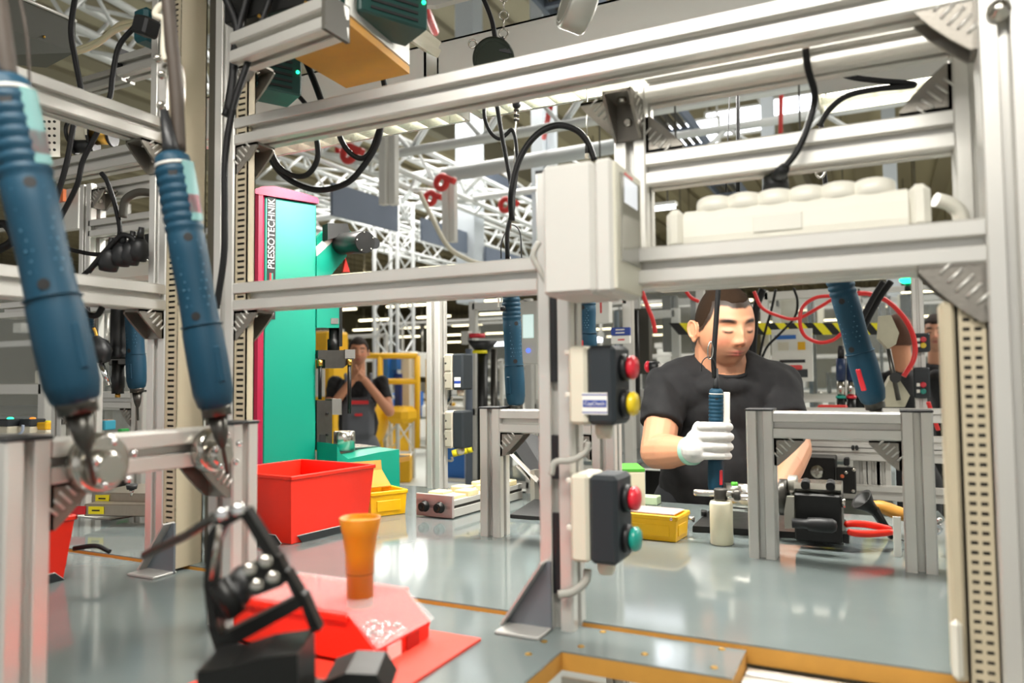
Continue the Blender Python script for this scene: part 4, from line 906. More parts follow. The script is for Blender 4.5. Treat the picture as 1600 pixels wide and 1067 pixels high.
# ================================================================ PEOPLE
def vcmat(name, rough=.5, bump=0, bs=80):
    M = bpy.data.materials.new(name); M.use_nodes = True; nt = M.node_tree; b = nt.nodes['Principled BSDF']; b.inputs['Roughness'].default_value = rough
    a = nt.nodes.new('ShaderNodeVertexColor'); a.layer_name = 'Col'; nt.links.new(a.outputs[0], b.inputs['Base Color'])
    if bump:
        n2 = nt.nodes.new('ShaderNodeTexNoise'); n2.inputs['Scale'].default_value = bs; tc = nt.nodes.new('ShaderNodeTexCoord'); nt.links.new(tc.outputs['Object'], n2.inputs['Vector'])
        bp = nt.nodes.new('ShaderNodeBump'); bp.inputs['Strength'].default_value = bump; bp.inputs['Distance'].default_value = .002; nt.links.new(n2.outputs['Fac'], bp.inputs['Height']); nt.links.new(bp.outputs[0], b.inputs['Normal'])
    return M
SKIN = vcmat('skin', .48, .15, 300)
TEE = mat('black_tshirt_cloth', '1C1C1E', .85, 0, var=.12, vscale=30, bump=.3, bscale=60)
def limb(q, pts, n=16):
    """pts = [(point, radius)...] closed tapered chain"""
    for (a, ra), (b, rb) in zip(pts, pts[1:]):
        a = Vector(a); b = Vector(b); q.cyl(a, b, ra, rb, n); q.ball(b, rb, n, 10)
    q.ball(pts[0][0], pts[0][1], n, 10); return q
def solid(q, name, mats, parent, voxel, smooth=3, factor=.5, colf=None, dispf=None):
    me = bpy.data.meshes.new(name+'_raw'); me.from_pydata(q.v, [], q.f); o = bpy.data.objects.new(name+'_raw', me); COL.objects.link(o)
    bm = bmesh.new(); bm.from_mesh(me); bmesh.ops.recalc_face_normals(bm, faces=bm.faces); bm.to_mesh(me); bm.free()
    r = o.modifiers.new('r', 'REMESH'); r.mode = 'VOXEL'; r.voxel_size = voxel
    if smooth: s_ = o.modifiers.new('s', 'SMOOTH'); s_.iterations = smooth; s_.factor = factor
    dg = bpy.context.evaluated_depsgraph_get(); m2 = bpy.data.meshes.new_from_object(o.evaluated_get(dg)); bpy.data.objects.remove(o); bpy.data.meshes.remove(me)
    m2.name = name
    if dispf:
        nrm = [v.normal.copy() for v in m2.vertices]
        for v, n_ in zip(m2.vertices, nrm): v.co += n_*dispf(v.co, n_)
    m2.polygons.foreach_set('use_smooth', [True]*len(m2.polygons)); m2.materials.clear(); m2.materials.append(mats)
    if colf:
        ca = m2.color_attributes.new('Col', 'FLOAT_COLOR', 'POINT'); buf = []
        for v in m2.vertices: buf += list(colf(v.co))
        ca.data.foreach_set('color', buf)
    no = bpy.data.objects.new(name, m2); COL.objects.link(no)
    if parent: no.parent = parent; no.matrix_parent_inverse = wbase(parent).inverted()
    return no
def G(x, z, x0, z0, sx, sz): return math.exp(-((x-x0)/sx)**2-((z-z0)/sz)**2)
def hshape(d, wide=1.0, feat=1.0):
    x, y, z = d; a, b, c = .077*wide, .095, .1165
    t = max(0, -z); a *= 1-.11*t**1.8; 
    if y > 0: b *= 1-.22*t
    else: b *= 1-.06*t
    X, Y, Z = a*x, b*y, c*z
    if y > 0 and z > 0: Y += .006*z
    f = max(0, min(1, (-y+.05)/.35)); f = f*f*(3-2*f)*feat
    S2 = lambda x0, z0, sx, sz: G(X, Z, x0, z0, sx, sz)+G(X, Z, -x0, z0, sx, sz)
    D = .007*G(X, Z, 0, .004, .008, .018)+.014*G(X, Z, 0, -.016, .0085, .016)+.019*G(X, Z, 0, -.033, .0125, .0105)+.008*S2(.0135, -.036, .006, .007)
    D += .006*S2(.026, .026, .02, .007)-.011*S2(.032, .005, .016, .011)+.0075*S2(.032, -.001, .0125, .0075)+.005*S2(.045, -.03, .02, .02)
    D += .008*G(X, Z, 0, -.066, .026, .017)+.0032*G(X, Z, 0, -.0605, .017, .003)+.0042*G(X, Z, 0, -.0705, .014, .0036)-.0035*G(X, Z, 0, -.0652, .021, .0016)-.003*G(X, Z, 0, -.079, .018, .004)
    D += .009*G(X, Z, 0, -.099, .02, .012)
    return Vector((X, Y-D*f, Z))
def hairlim(x, y, line, side=-.02):
    fr = line-.003+.006*math.exp(-((abs(x)-.038)/.012)**2)+.003*noise.noise(Vector((x*90, y*90, 3)))
    a = fr if abs(x) < .055 else fr-(abs(x)-.055)*3
    if y < -.03: return a
    if y < .015: return a+(side-a)*(y+.03)/.045 if abs(x) > .05 else a
    return side+(-.065-side)*min(1, (y-.015)/.03)
def head_solid(q, Hc, HM, nu=110, nv=90, wide=1.0):
    vs = []; fs = []
    for j in range(1, nv):
        th = math.pi*j/nv
        for i in range(nu):
            ph = 2*math.pi*i/nu; vs.append(Hc+HM@hshape((math.sin(th)*math.cos(ph), math.sin(th)*math.sin(ph), math.cos(th)), wide))
    vs += [Hc+HM@hshape((0, 0, 1), wide), Hc+HM@hshape((0, 0, -1), wide)]; a = len(vs)-2; b = a+1
    for j in range(nv-2):
        for i in range(nu): k = (i+1) % nu; fs.append((j*nu+i, (j+1)*nu+i, (j+1)*nu+k, j*nu+k))
    for i in range(nu): k = (i+1) % nu; fs.append((a, i, k)); fs.append((b, (nv-2)*nu+k, (nv-2)*nu+i))
    q.add(vs, fs)
    for s_ in (-1, 1):
        e = Hc+HM@Vector((s_*.079*wide, .012, -.012)); rr = HM@Matrix.Rotation(s_*R(-22), 3, 'Z')@Matrix.Rotation(R(-8), 3, 'X')
        q.ball(e+HM@Vector((s_*.006, 0, 0)), (.0055, .0165, .029), 14, 12, rr); q.ring(e+HM@Vector((s_*.012, .001, .003)), rr@Vector((1, 0, 0)), .0155, .0035, 20, 8, ell=1.5)
        q.ball(e+HM@Vector((s_*.008, -.004, -.025)), (.005, .008, .009), 10, 8, rr)
    return q
def hair_mesh(Hc, HM, name, m_, parent, wide=1.0, off=.004, line=.055, nu=90, nv=70, side=-.02):
    vs = []; fs = []; idx = {}
    def ok(d):
        p = hshape(d, wide, 0); x, y, z = p.x, p.y, p.z
        lim = hairlim(x, y, line, side)
        return z-lim
    q = MB(); N = lambda d: HM@Vector((d[0]/.077, d[1]/.097, d[2]/.119)).normalized()
    grid = []
    for j in range(nv+1):
        th = math.pi*.78*j/nv; row = []
        for i in range(nu):
            ph = 2*math.pi*i/nu; d = (math.sin(th)*math.cos(ph), math.sin(th)*math.sin(ph), math.cos(th)); p = hshape(d, wide, 0)
            k = max(0, min(1, ok(d)/.012)); row.append((Hc+HM@p+N(p)*(-.004+(off+.004)*k+.0007*k*noise.noise(p*260)), ok(d) > -.003))
        grid.append(row)
    vs = [g[0] for row in grid for g in row]
    for j in range(nv):
        for i in range(nu):
            k = (i+1) % nu
            if all((grid[j][i][1], grid[j][k][1], grid[j+1][i][1], grid[j+1][k][1])): fs.append((j*nu+i, (j+1)*nu+i, (j+1)*nu+k, j*nu+k))
    q.add(vs, fs, 0, True); o = part(q, name, m_, parent)
    return o
def mixc(a, b, t): return tuple(a[i]*(1-t)+b[i]*t for i in range(3))
def skin_col(Hc, HM, base='D69A74', wide=1.0, stub=.35, brow='1C120D', hl=0):
    B = lin(base)[:3]; LIP = lin('B5635A')[:3]; ST = lin('7A5C4C')[:3]; BR = lin(brow)[:3]; RD = lin('D8806A')[:3]; INV = HM.transposed()
    HR = lin('33261C')[:3]
    def f(co):
        p = INV@(co-Hc); c = B; x, z = p.x, p.z
        c = mixc(c, RD, .18*(.5+.5*noise.noise(co*18)))
        if p.length < .17 and p.z < .12 and p.z > -.13:
            if p.y < .03:
                t = stub*max(0, min(1, (-.040-z)/.02))*max(0, min(1, (.02-p.y)/.05)); c = mixc(c, ST, t)
                mst = G(abs(x), z, .016, -.052, .014, .004); c = mixc(c, ST, stub*.9*mst)
            if p.y < -.04:
                c = mixc(c, RD, .55*(G(abs(x), z, .042, -.03, .02, .018))+.45*G(x, z, 0, -.034, .016, .01))
                lp = max(G(x, z, 0, -.0605, .019, .0035), G(x, z, 0, -.0705, .017, .0042)); c = mixc(c, LIP, min(1, lp*1.15)); c = mixc(c, lin('5A2A26')[:3], .8*G(x, z, 0, -.0652, .022, .0021))
                arch = .0245-((abs(x)-.034)/.024)**2*.005; c = mixc(c, BR, .98*min(1, 1.4*G(0, z, 0, arch, 1, .0056))*max(0, min(1, 1.0-abs((abs(x)-.034)/.0235)**4)))
                lz = -.0035-.0035*(1-((abs(x)-.032)/.014)**2); inr = max(0, 1-abs((abs(x)-.032)/.0145)**4)
                c = mixc(c, lin('20140F')[:3], .95*min(1, 1.4*G(0, z, 0, lz, 1, .0030))*inr); c = mixc(c, lin('B07A62')[:3], .35*G(abs(x), z, .032, .004, .014, .006))
                c = mixc(c, lin('6A3328')[:3], .8*G(abs(x), z, .0085, -.043, .004, .0022))
        if hl and p.length < .16 and abs(x) < .078: t = max(0, min(1, (z-hairlim(x, p.y, hl)+.005)/.006)); c = mixc(c, HR, t*t*(3-2*t))
        return (*c, 1)
    return f
# ---------------- main worker
Hc = V(1132, 509, 2.12)
f = (-fh+rh*.20-Z1*.20).normalized(); u = (Z1-f*Z1.dot(f)).normalized(); u = (u+rh*-.03).normalized(); hx = (-f).cross(u).normalized(); u = hx.cross(-f).normalized()
HM = Matrix((hx, -f, u)).transposed()
q = head_solid(MB(), Hc, HM, wide=1.0)
neck0 = V(1128, 600, 2.19); limb(q, [(Hc+HM@Vector((0, .03, -.05)), .068), (neck0, .078), (V(1128, 640, 2.2), .08)])
shL, shR = V(1042, 606, 2.17), V(1220, 603, 2.17)
elL, wrL = V(1027, 706, 2.03), V(1080, 704, 1.89)
elR, wrR = V(1240, 702, 2.04), V(1196, 786, 1.79)
limb(q, [(shL, .05), (elL, .046), (elL.lerp(wrL, .35), .046), (wrL, .030)])
limb(q, [(shR, .052), (elR, .047), (elR.lerp(wrR, .35), .048), (wrR, .030)])
mid = V(1130, 650, 2.2); q.ball(mid, (.14, .09, .14), 20, 14, Matrix((rh, fh, Z1)).transposed()); limb(q, [(shL, .05), (mid, .09), (shR, .05)])
q.ball(V(1127, 770, 2.2), (.14, .1, .22), 20, 14, Matrix((rh, fh, Z1)).transposed())
per = solid(q, 'person', SKIN, None, .0028, 1, .4, skin_col(Hc, HM, 'DFA27D', stub=.6, hl=.062))
tag(per, 'worker in black t-shirt and white gloves looking down at his screwdriver', 'person')
for n_ in range(0): pass
hair_mesh(Hc, HM, 'hair', mat('short_dark_hair', '33261C', .9, 0, var=.35, vscale=300, bump=.6, bscale=700, spec=.1), per, 1.0, .0012, .066)
RM = Matrix((rh, fh, Z1)).transposed()
q = MB()
chest = V(1128, 640, 2.2); belly = V(1122, 745, 2.16); hip = V(1120, 830, 2.17)
q.ball(chest, (.165, .115, .12), 28, 18, RM); q.ball(V(1128, 612, 2.19), (.15, .095, .085), 28, 16, RM); q.ball(belly, (.168, .14, .17), 28, 18, RM); q.ball(hip, (.165, .13, .14), 28, 18, RM)
q.ball(V(1128, 588, 2.20), (.085, .08, .055), 24, 14, RM)
q.ball(V(1129, 604, 2.125), (.085, .045, .036), 24, 14, RM)
for s_, sh in ((-1, shL), (1, shR)): q.cyl(V(1128+s_*26, 570, 2.2), sh+Z1*.012, .045, .055, 20); q.cyl(V(1128+s_*30, 590, 2.19), sh, .07, .06, 20)
for s_, sh, el, hem in ((-1, shL, elL, .62), (1, shR, elR, .56)):
    q.ball(sh, .066, 20, 14); q.cyl(chest+Z1*.03, sh, .11, .062, 24)
    e = sh.lerp(el, hem); q.cyl(sh, e, .066, .061, 24)
def folds(co, n_):
    p = RM.transposed()@(co-chest); a = noise.noise(Vector((p.x*16, p.y*10, p.z*5+7)))*.011+noise.noise(Vector((p.x*30+p.z*16, p.y*20, p.z*15)))*.007
    return a
tee = solid(q, 't_shirt', TEE, per, .006, 6, .5, None, folds)
q = MB(); c = V(1129, 571, 2.17)
part(MB().ring(c+fh*.01, (Z1*.9-fh*.42+rh*.05), .080, .006, 40, 8, ell=.98), 'neckband', TEE, per)
# trousers and shoes
q = MB(); PANT = mat('dark_work_trousers', '2A2C30', .85, var=.1)
hz = 0.98; hp = Vector((hip.x, hip.y, hz)); q.ball(hp, (.16, .125, .12), 20, 14, RM)
for s_ in (-1, 1):
    a = hp+rh*s_*.09-Z1*.04; k = Vector((a.x, a.y, .52))+rh*s_*.02; an = Vector((k.x, k.y, .10))+fh*.02
    limb(q, [(a, .095), (k, .062), (an, .05)])
solid(q, 'trousers', PANT, per, .012, 5)
for s_ in (-1, 1):
    a = hp+rh*s_*.11; part(MB().ball((a.x-fh.x*.06, a.y-fh.y*.06, .05), (.05, .14, .05), 16, 10, RM), 'shoe', BLACKP, per)
# gloves
GLV = mat('white_knit_glove', 'D4D2CF', .8, 0, var=.06, vscale=60, bump=.5, bscale=700)
def glove(axp, wr, name='glove', open_=False, sx=1):
    L = lambda x, y, z: axp+rh*x*sx+fh*y+Z1*z
    q = MB(); zs = (.037, .013, -.011, -.033)
    q.ball(L(-.041, .004, .002), (.020, .022, .047), 18, 14, RM); q.ball(L(-.036, -.012, .004), (.018, .016, .043), 18, 14, RM)
    lim = [(L(-.046, .006, -.012), .034), (Vector(wr), .033)]
    limb(q, [(L(-.044, .004, .0), .03), (L(-.052, .002, -.02), .034), (Vector(wr).lerp(axp, .05), .0335)])
    for i, z in enumerate(zs):
        k = (1, 1.05, 1, .88)[i]; r_ = (.0112, .0115, .0110, .0100)[i]
        limb(q, [(L(-.038, -.018, z), r_*1.1), (L(-.016, -.034*k, z+.001), r_*1.02), (L(.010*k, -.0345*k, z), r_), (L(.029*k, -.018, z-.002), r_*.93), (L(.027*k, .004, z-.003), r_*.85)])
    limb(q, [(L(-.036, .022, .012), .015), (L(-.012, .034, .030), .0125), (L(.018, .030, .042), .0112), (L(.034, .018, .046), .010)])
    return solid(q, name, GLV, per, .0022, 2, .45)
ax_ = V(1118, 689, 1.86)
glove(ax_, wrL.lerp(ax_, .12))
d = (wrL-elL).normalized(); part(MB().lathe([(.034, 0), (.0365, .004), (.0365, .018), (.0345, .022)], wrL-d*.012, d, 28), 'glove_cuff', mat('mint_cuff', 'A9D8C4', .8), per)
glove(V(1192, 796, 1.74), wrR, sx=-1)
# ---------------- background people
def bystander(label, px, py, d, face, top, bottom, hairc, pose='down', skin='C58A68', ov=None, wide=1.0):
    Hc = V(px, py, d); ang = R(face); fo = (-fh*math.cos(ang)+rh*math.sin(ang)); si = Vector((-fo.y, fo.x, 0)); HM = Matrix((si, -fo, Z1)).transposed()
    if HM.determinant() < 0: HM = Matrix((-si, -fo, Z1)).transposed()
    L = lambda x, y, z: Hc+HM@Vector((x, y, 0))+Z1*z
    q = head_solid(MB(), Hc, HM, 60, 48, wide); limb(q, [(L(0, .02, -.06), .055), (L(0, .03, -.2), .06)])
    legs_top = Hc.z-.80
    arms = []
    for s_ in (-1, 1):
        sh = L(s_*.19, .03, -.26)
        if pose == 'clasp': el = L(s_*.25, -.12, -.50); wr = L(s_*.05, -.20, -.24)
        elif pose == 'front': el = L(s_*.24, -.02, -.54); wr = L(s_*.14, -.25, -.60)
        else: el = L(s_*.24, .04, -.55); wr = L(s_*.25, -.02, -.80)
        arms.append((sh, el, wr)); limb(q, [(sh, .05), (el, .042), (wr, .03)])
        hd = (wr-el).normalized(); q.ball(wr+hd*.05, (.035, .03, .05), 12, 8)
        for k in range(4):
            b = wr+hd*.07+HM@Vector((0, (k-1.5)*.018, 0)); limb(q, [(b, .009), (b+hd*.04+Z1*.01, .008), (b+hd*.055+Z1*.025, .007)], 8)
        limb(q, [(wr+hd*.03+HM@Vector((0, -.03, 0)), .011), (wr+hd*.07+HM@Vector((0, -.045, 0)), .009)], 8)
    q.ball(L(0, .04, -.42), (.15, .09, .2), 16, 12, HM)
    o = tag(solid(q, 'person', SKIN, None, .0065, 2, .4, skin_col(Hc, HM, skin)), label, 'person')
    hair_mesh(Hc, HM, 'hair', hairc, o, wide, .009, .050, 50, 40)
    q = MB(); q.ball(L(0, .04, -.38), (.17, .115, .17), 20, 14, HM); q.ball(L(0, .03, -.60), (.165, .12, .2), 20, 14, HM); q.ball(L(0, .03, -.27), (.13, .09, .08), 20, 12, HM)
    for sh, el, wr in arms:
        q.ball(sh, .065); q.cyl(sh, el if pose != 'clasp' else sh.lerp(el, .6), .064, .055, 18)
        if pose != 'clasp': q.ball(el, .055); q.cyl(el, wr, .053, .042, 16)
    solid(q, 't_shirt' if pose == 'clasp' else 'jacket', top, o, .014, 4, .5, None, folds)
    q = MB(); hp = L(0, .03, -.78); q.ball(hp, (.17, .125, .15), 18, 12, HM)
    if ov: q.box(L(0, -.02, -.55), (.26, .23, .34), HM, .04)
    for s_ in (-1, 1):
        a = hp+HM@Vector((s_*.09, 0, -.04)); kx = a+HM@Vector((s_*.02, 0, 0)); limb(q, [(a, .10), (Vector((kx.x, kx.y, .5)), .07), (Vector((kx.x, kx.y, .1)), .06)])
    ovm = solid(q, 'overalls' if ov else 'trousers', bottom, o, .014, 4)
    if ov:
        for s_ in (-1, 1): part(MB().tube(catmull([L(s_*.08, -.135, -.40), L(s_*.10, -.09, -.24), L(s_*.10, .05, -.2), L(s_*.06, .15, -.4)], 5), .014, 8), 'strap', bottom, o)
        part(MB().box(L(0, -.145, -.42), (.16, .01, .03), HM), 'bib_trim', REDL, o); part(MB().box(L(0, -.15, -.52), (.06, .01, .02), HM), 'bib_badge', REDL, o)
    for s_ in (-1, 1): a = hp+HM@Vector((s_*.11, -.05, 0)); part(MB().ball((a.x, a.y, .05), (.05, .13, .05), 14, 8, HM), 'shoe', BLACKP, o)
    return o
HB = mat('dark_brown_hair', '2E231C', .8); GRYO = mat('grey_overalls', '5E6066', .85, var=.08); JK = mat('black_jacket_cloth', '141417', .8)
bystander('far man in grey overalls with hands clasped before his mouth', 560, 549, 6.3, 12, TEE, GRYO, HB, 'clasp', ov=True)
bystander('man half hidden behind the right duct, only his face and dark jacket showing', 1463, 519, 5.0, -35, JK, JK, HB, 'down', 'D09A7C')
bystander('person in dark jacket seen from behind, right of the tilted screwdriver', 1404, 524, 4.3, 165, JK, JK, mat('reddish_brown_hair', '5A3A2C', .8), 'front')
# ================================================================ HALL STRUCTURES
TW = mat('white_truss_paint', 'DDE0E0', .45, .1)
def truss(label, p0, p1, w, h, cell, r=.03, name='roof_truss', thin=.5, dense=True):
    p0 = Vector(p0); p1 = Vector(p1); L = (p1-p0).length; a = (p1-p0)/L; U = Z1 if abs(a.z) < .9 else Y1; W_ = a.cross(U).normalized(); U = W_.cross(a)
    t = thing(name, label, 'truss', p0)
    cs = [(sx*w/2, sz*h/2) for sx in (-1, 1) for sz in (-1, 1)]
    for x, z in cs: part(MB().cyl(p0+W_*x+U*z, p1+W_*x+U*z, r, n=8), 'chord', TW, t)
    n = max(2, int(L/cell))
    P = lambda i, x, z: p0+a*(L*i/n)+W_*x+U*z
    for i in range(n):
        f_ = i % 2 == 0; br = []
        for x in (-w/2, w/2): br.append((P(i, x, -h/2 if f_ else h/2), P(i+1, x, h/2 if f_ else -h/2)))
        for z in (-h/2, h/2)[:2 if dense else 1]: br.append((P(i, -w/2 if f_ else w/2, z), P(i+1, w/2 if f_ else -w/2, z)))
        for p, q_ in br: part(MB().cyl(p, q_, r*thin, n=6), 'brace', TW, t)
    return t
ZG = 3.66
truss('white tubular roof truss crossing the hall left to right, the nearer one', (-5.2, 6.5, ZG+.27), (5, 6.5, ZG+.27), .05, .5, .42, .042)
truss('white tubular roof truss crossing the hall left to right, farther away', (-9, 8.6, ZG+.23), (6, 8.6, ZG+.23), .05, .42, .5, .04)
truss('long white box truss running into the hall above the lattice tower', (-4.95, 5.2, ZG+.16), (-4.95, 17, ZG+.16), .34, .36, .4, .035)
truss('lower white box truss running into the hall behind the press', (-6.05, 6.2, ZG+.05), (-6.05, 18, ZG+.05), .34, .36, .4, .03)
truss('distant white box truss at the left of the hall', (-7.4, 7.5, ZG), (-7.4, 20, ZG), .34, .36, .5, .03)
truss('white truss high above the top rail crossing the upper middle', (-6, 4.6, 4.55), (6, 4.6, 4.55), .05, .6, .6, .04)
truss('white slanted truss at the top left behind the olive cabinet', V(50, -10, 4.5), V(330, 125, 7.5), .3, .3, .4, .03)
bt = V(616, 748, 9.8); truss('white square lattice tower standing in a yellow base', (bt.x, bt.y, .02), (bt.x, bt.y, ZG), .36, .36, .36, .026, 'lattice_tower', .45)
single(MB().box((bt.x, bt.y, .16), (.46, .46, .32), Matrix.Rotation(R(28), 3, 'Z'), .01), 'tower_base', SAFY, 'yellow square base box of the white lattice tower', 'base')
for i, (px, X_) in enumerate(((600, 0), (615, 0), (697, 1), (708, 1))):
    p = V(px, 225 if X_ == 0 else 300, 7.0 if X_ == 0 else 8.5); single(MB().box(p-Z1*.20, (.07, .07, .74)), 'hanger_post', ALU, ('left', 'right', 'third', 'fourth')[i]+' of the pale hanger posts under the roof trusses', 'post')
def steel(nm, lb, p0, p1, w, m_=TW, cat='pipe'): return single(MB().cyl(p0, p1, w, n=12), nm, m_, lb, cat)
steel('pipe', 'thick grey pipe running across behind the roof trusses', V(690, 275, 9), V(1000, 222, 9), .09, mat('pale_grey_pipe', 'AEB2B2', .5))
for i, (a, b, d, w) in enumerate(((735, 150, 11, .3), (845, 160, 9.5, .16), (865, 160, 9.5, .1), (1205, 110, 9, .14), (1395, 90, 12, .2))):
    p = V(a, 400, d); single(MB().box((p.x, p.y, 2.5+2.4), (w, w, 5.0)), 'hall_column', mat('column_paint', 'B9C0C6', .5), ('wide grey round-topped hall column above the balancer', 'slim hall column left of the arching cable', 'thin hall column beside the arching cable', 'slim hall column seen above the upper crossbar', 'hall column near the right bracket')[i], 'column')
for i, (a, b, a2, b2, d, d2) in enumerate(((520, 285, 622, 316, 8.3, 9.2), (660, 340, 740, 366, 10, 11), (760, 385, 835, 408, 11, 12), (715, 240, 860, 312, 12, 15))):
    P_ = V(a, b, d); Q_ = V(a2, b2, d2); h_ = (.36, .3, .3, .16)[i]
    single(MB().poly3([P_, Q_, Q_-Z1*h_, P_-Z1*h_], .04), 'hanging_panel', SLATE, ('slate blue panel hanging right of the press', 'slate blue panel hanging right of the lattice tower', 'slate blue panel behind the middle screwdriver cable', 'slate blue strip along the roof truss')[i], 'panel')
# cable tray, red pipes, red devices
t = thing('cable_tray', 'grey overhead cable tray running into the hall behind the upper crossbar', 'cable tray', (-2.1, 5, 4.3))
for x in (-2.35, -1.95): part(MB().box((x, 12, 4.3), (.04, 14, .12)), 'side_rail', SLATE, t)
for i in range(20): part(MB().box((-2.15, 5.4+i*.7, 4.26), (.4, .05, .03)), 'rung', SLATE, t)
for i in range(3): part(MB().cyl((-2.27+i*.1, 5, 4.31), (-2.27+i*.1, 19, 4.31), .035, n=8), 'tray_cable', DUCTG, t)
REDP = mat('red_paint', 'C42A26', .45)
for i, (P_) in enumerate((((1222, 60), (1219, 240), 6.5, .02), ((655, -10), (680, 50), 5, .03), ((860, 165), (850, 215), 8, .03), ((1290, 20), (1500, 130), 9, .03))):
    steel('sprinkler_pipe', ('red vertical pipe behind the upper crossbar', 'red pipe piece at the top edge above the trunking', 'short red pipe behind the louvred lamp', 'red pipe under the roof on the right')[i], V(*P_[0], P_[2]), V(*P_[1], P_[2]+1), P_[3], REDP)
for i, (a, b, d) in enumerate(((545, 240, 7.2), (690, 285, 8.2), (672, 310, 9), (535, 232, 8.5), (790, 320, 9))):
    t = thing('red_reel', ('red coiled device on the truss above the press', 'red device hanging on the box truss near its middle', 'second red device below the box truss', 'small red device left on the truss', 'distant red device behind the middle cables')[i], 'reel', V(a, b, d))
    c = V(a, b, d); part(MB().ring(c, fh+rh*.6, .07, .035, 20, 8), 'coil', REDP, t); part(MB().box(c+Vector((.1, 0, .02)), (.14, .08, .07), Matrix.Rotation(R(25), 3, 'Y'), b=.01), 'body', REDP, t)
def hose(label, pts, d, r, m_=HOSE): return tag(part(MB().tube(catmull([V(a[0], a[1], a[2] if len(a) > 2 else d) for a in pts], 7), r, 8), 'hose', m_), label, 'hose')
hose('pale hose swinging down from the truss to the middle rail', ((655, 300), (675, 340), (700, 385), (730, 405), (760, 415)), 7, .022, CREAM)
hose('red air hose looping behind the worker towards the tilted screwdriver', ((1178, 455), (1190, 480), (1215, 493), (1245, 498), (1280, 480), (1300, 468), (1312, 465)), 3.2, .0075)
hose('large red air hose ring left of the tilted screwdriver', ((1305, 462), (1275, 465), (1254, 480), (1250, 505), (1258, 525), (1280, 535), (1302, 531), (1318, 518)), 3.0, .0075)
hose('thick red air hose arching down right of the tilted screwdriver', ((1340, 458), (1362, 460), (1390, 473), (1415, 500), (1428, 530), (1428, 560), (1412, 588)), 3.0, .010)
hose('red air hose low at the right beside the small stand', ((1450, 628), (1458, 650), (1466, 672)), 3.0, .008)
hose('black cable bundle beside the worker\'s ear on the right', ((1192, 452), (1182, 480), (1178, 520), (1176, 560)), 3.4, .017, CABLE)
hose('thin black cable loop behind the worker, right', ((1240, 450), (1246, 470), (1242, 495), (1220, 520), (1200, 540), (1190, 560)), 3.6, .006, CABLE)
hose('thin black cable crossing behind the worker, right', ((1212, 452), (1205, 485), (1195, 520), (1186, 560)), 3.6, .006, CABLE)
hose('pair of dark hoses right of the tilted screwdriver, the upper one', ((1392, 440), (1376, 462), (1360, 490), (1345, 520)), 2.9, .013, CABLE)
hose('pair of dark hoses right of the tilted screwdriver, the lower one', ((1380, 440), (1366, 462), (1352, 488), (1340, 512)), 2.85, .011, CABLE)
hose('red hose above the dark machine left of the worker', ((1072, 455), (1080, 465), (1092, 471)), 3.2, .008)
hose('red hose running down between the posts left of the worker', ((1003, 455), (1012, 480), (1020, 500), (1024, 520)), 3.4, .010)
# far luminaires
k = 0
for iy, Y in enumerate((18, 22, 26.5, 32, 38, 46, 55)):
    for ix in range(-9, 4):
        X = ix*3.6+(1.5 if iy % 2 else 0)
        k += 1
        if k == 1:
            hl0 = single(MB().box((0, 0, .035), (1.9, .16, .07)), 'hall_lamp', TUBEF, 'yellowish strip lamp hanging in one of the far rows of the hall', 'lamp', 'far strip lamps under the hall roof')
            for sx in (-.7, .7): part(MB().cyl((sx, 0, .07), (sx, 0, 3.1), .012, n=5), 'suspension_rod', DSTEEL, hl0)
            o = hl0
        else: o = dup(hl0)
        o.location = (X, Y, 4.38)
luminaire('white louvred lamp of the next bench row, right behind the hairpin cable', -.2, 1.4, 3.0, 3.25, 2.36, 2.46, .09)
for i, (px, py, d, L_) in enumerate(((1150, 232, 6, 1.2), (990, 330, 7, .8), (1440, 100, 9, 1.2), (770, 538, 6, .35), (905, 532, 4.5, .28))):
    c = V(px, py, d); t = thing('strip_light', ('bright white strip lamp behind the upper crossbar', 'white strip lamp left behind the socket strip', 'white strip lamp high at the right', 'cool white machine lamp left of the middle screwdriver', 'cool white machine lamp behind the middle post')[i], 'lamp', c)
    part(MB().box(c+Z1*.03, (L_, .1, .03)), 'housing', WHITE, t); part(MB().box(c, (L_*.96, .07, .025)), 'tube', TUBEW, t)
    if i < 3:
        for sx in (-.4, .4): part(MB().cyl(c+X1*sx*L_+Z1*.045, Vector((c.x+sx*L_, c.y, 7.44)), .008, n=6), 'suspension_rod', DSTEEL, t)
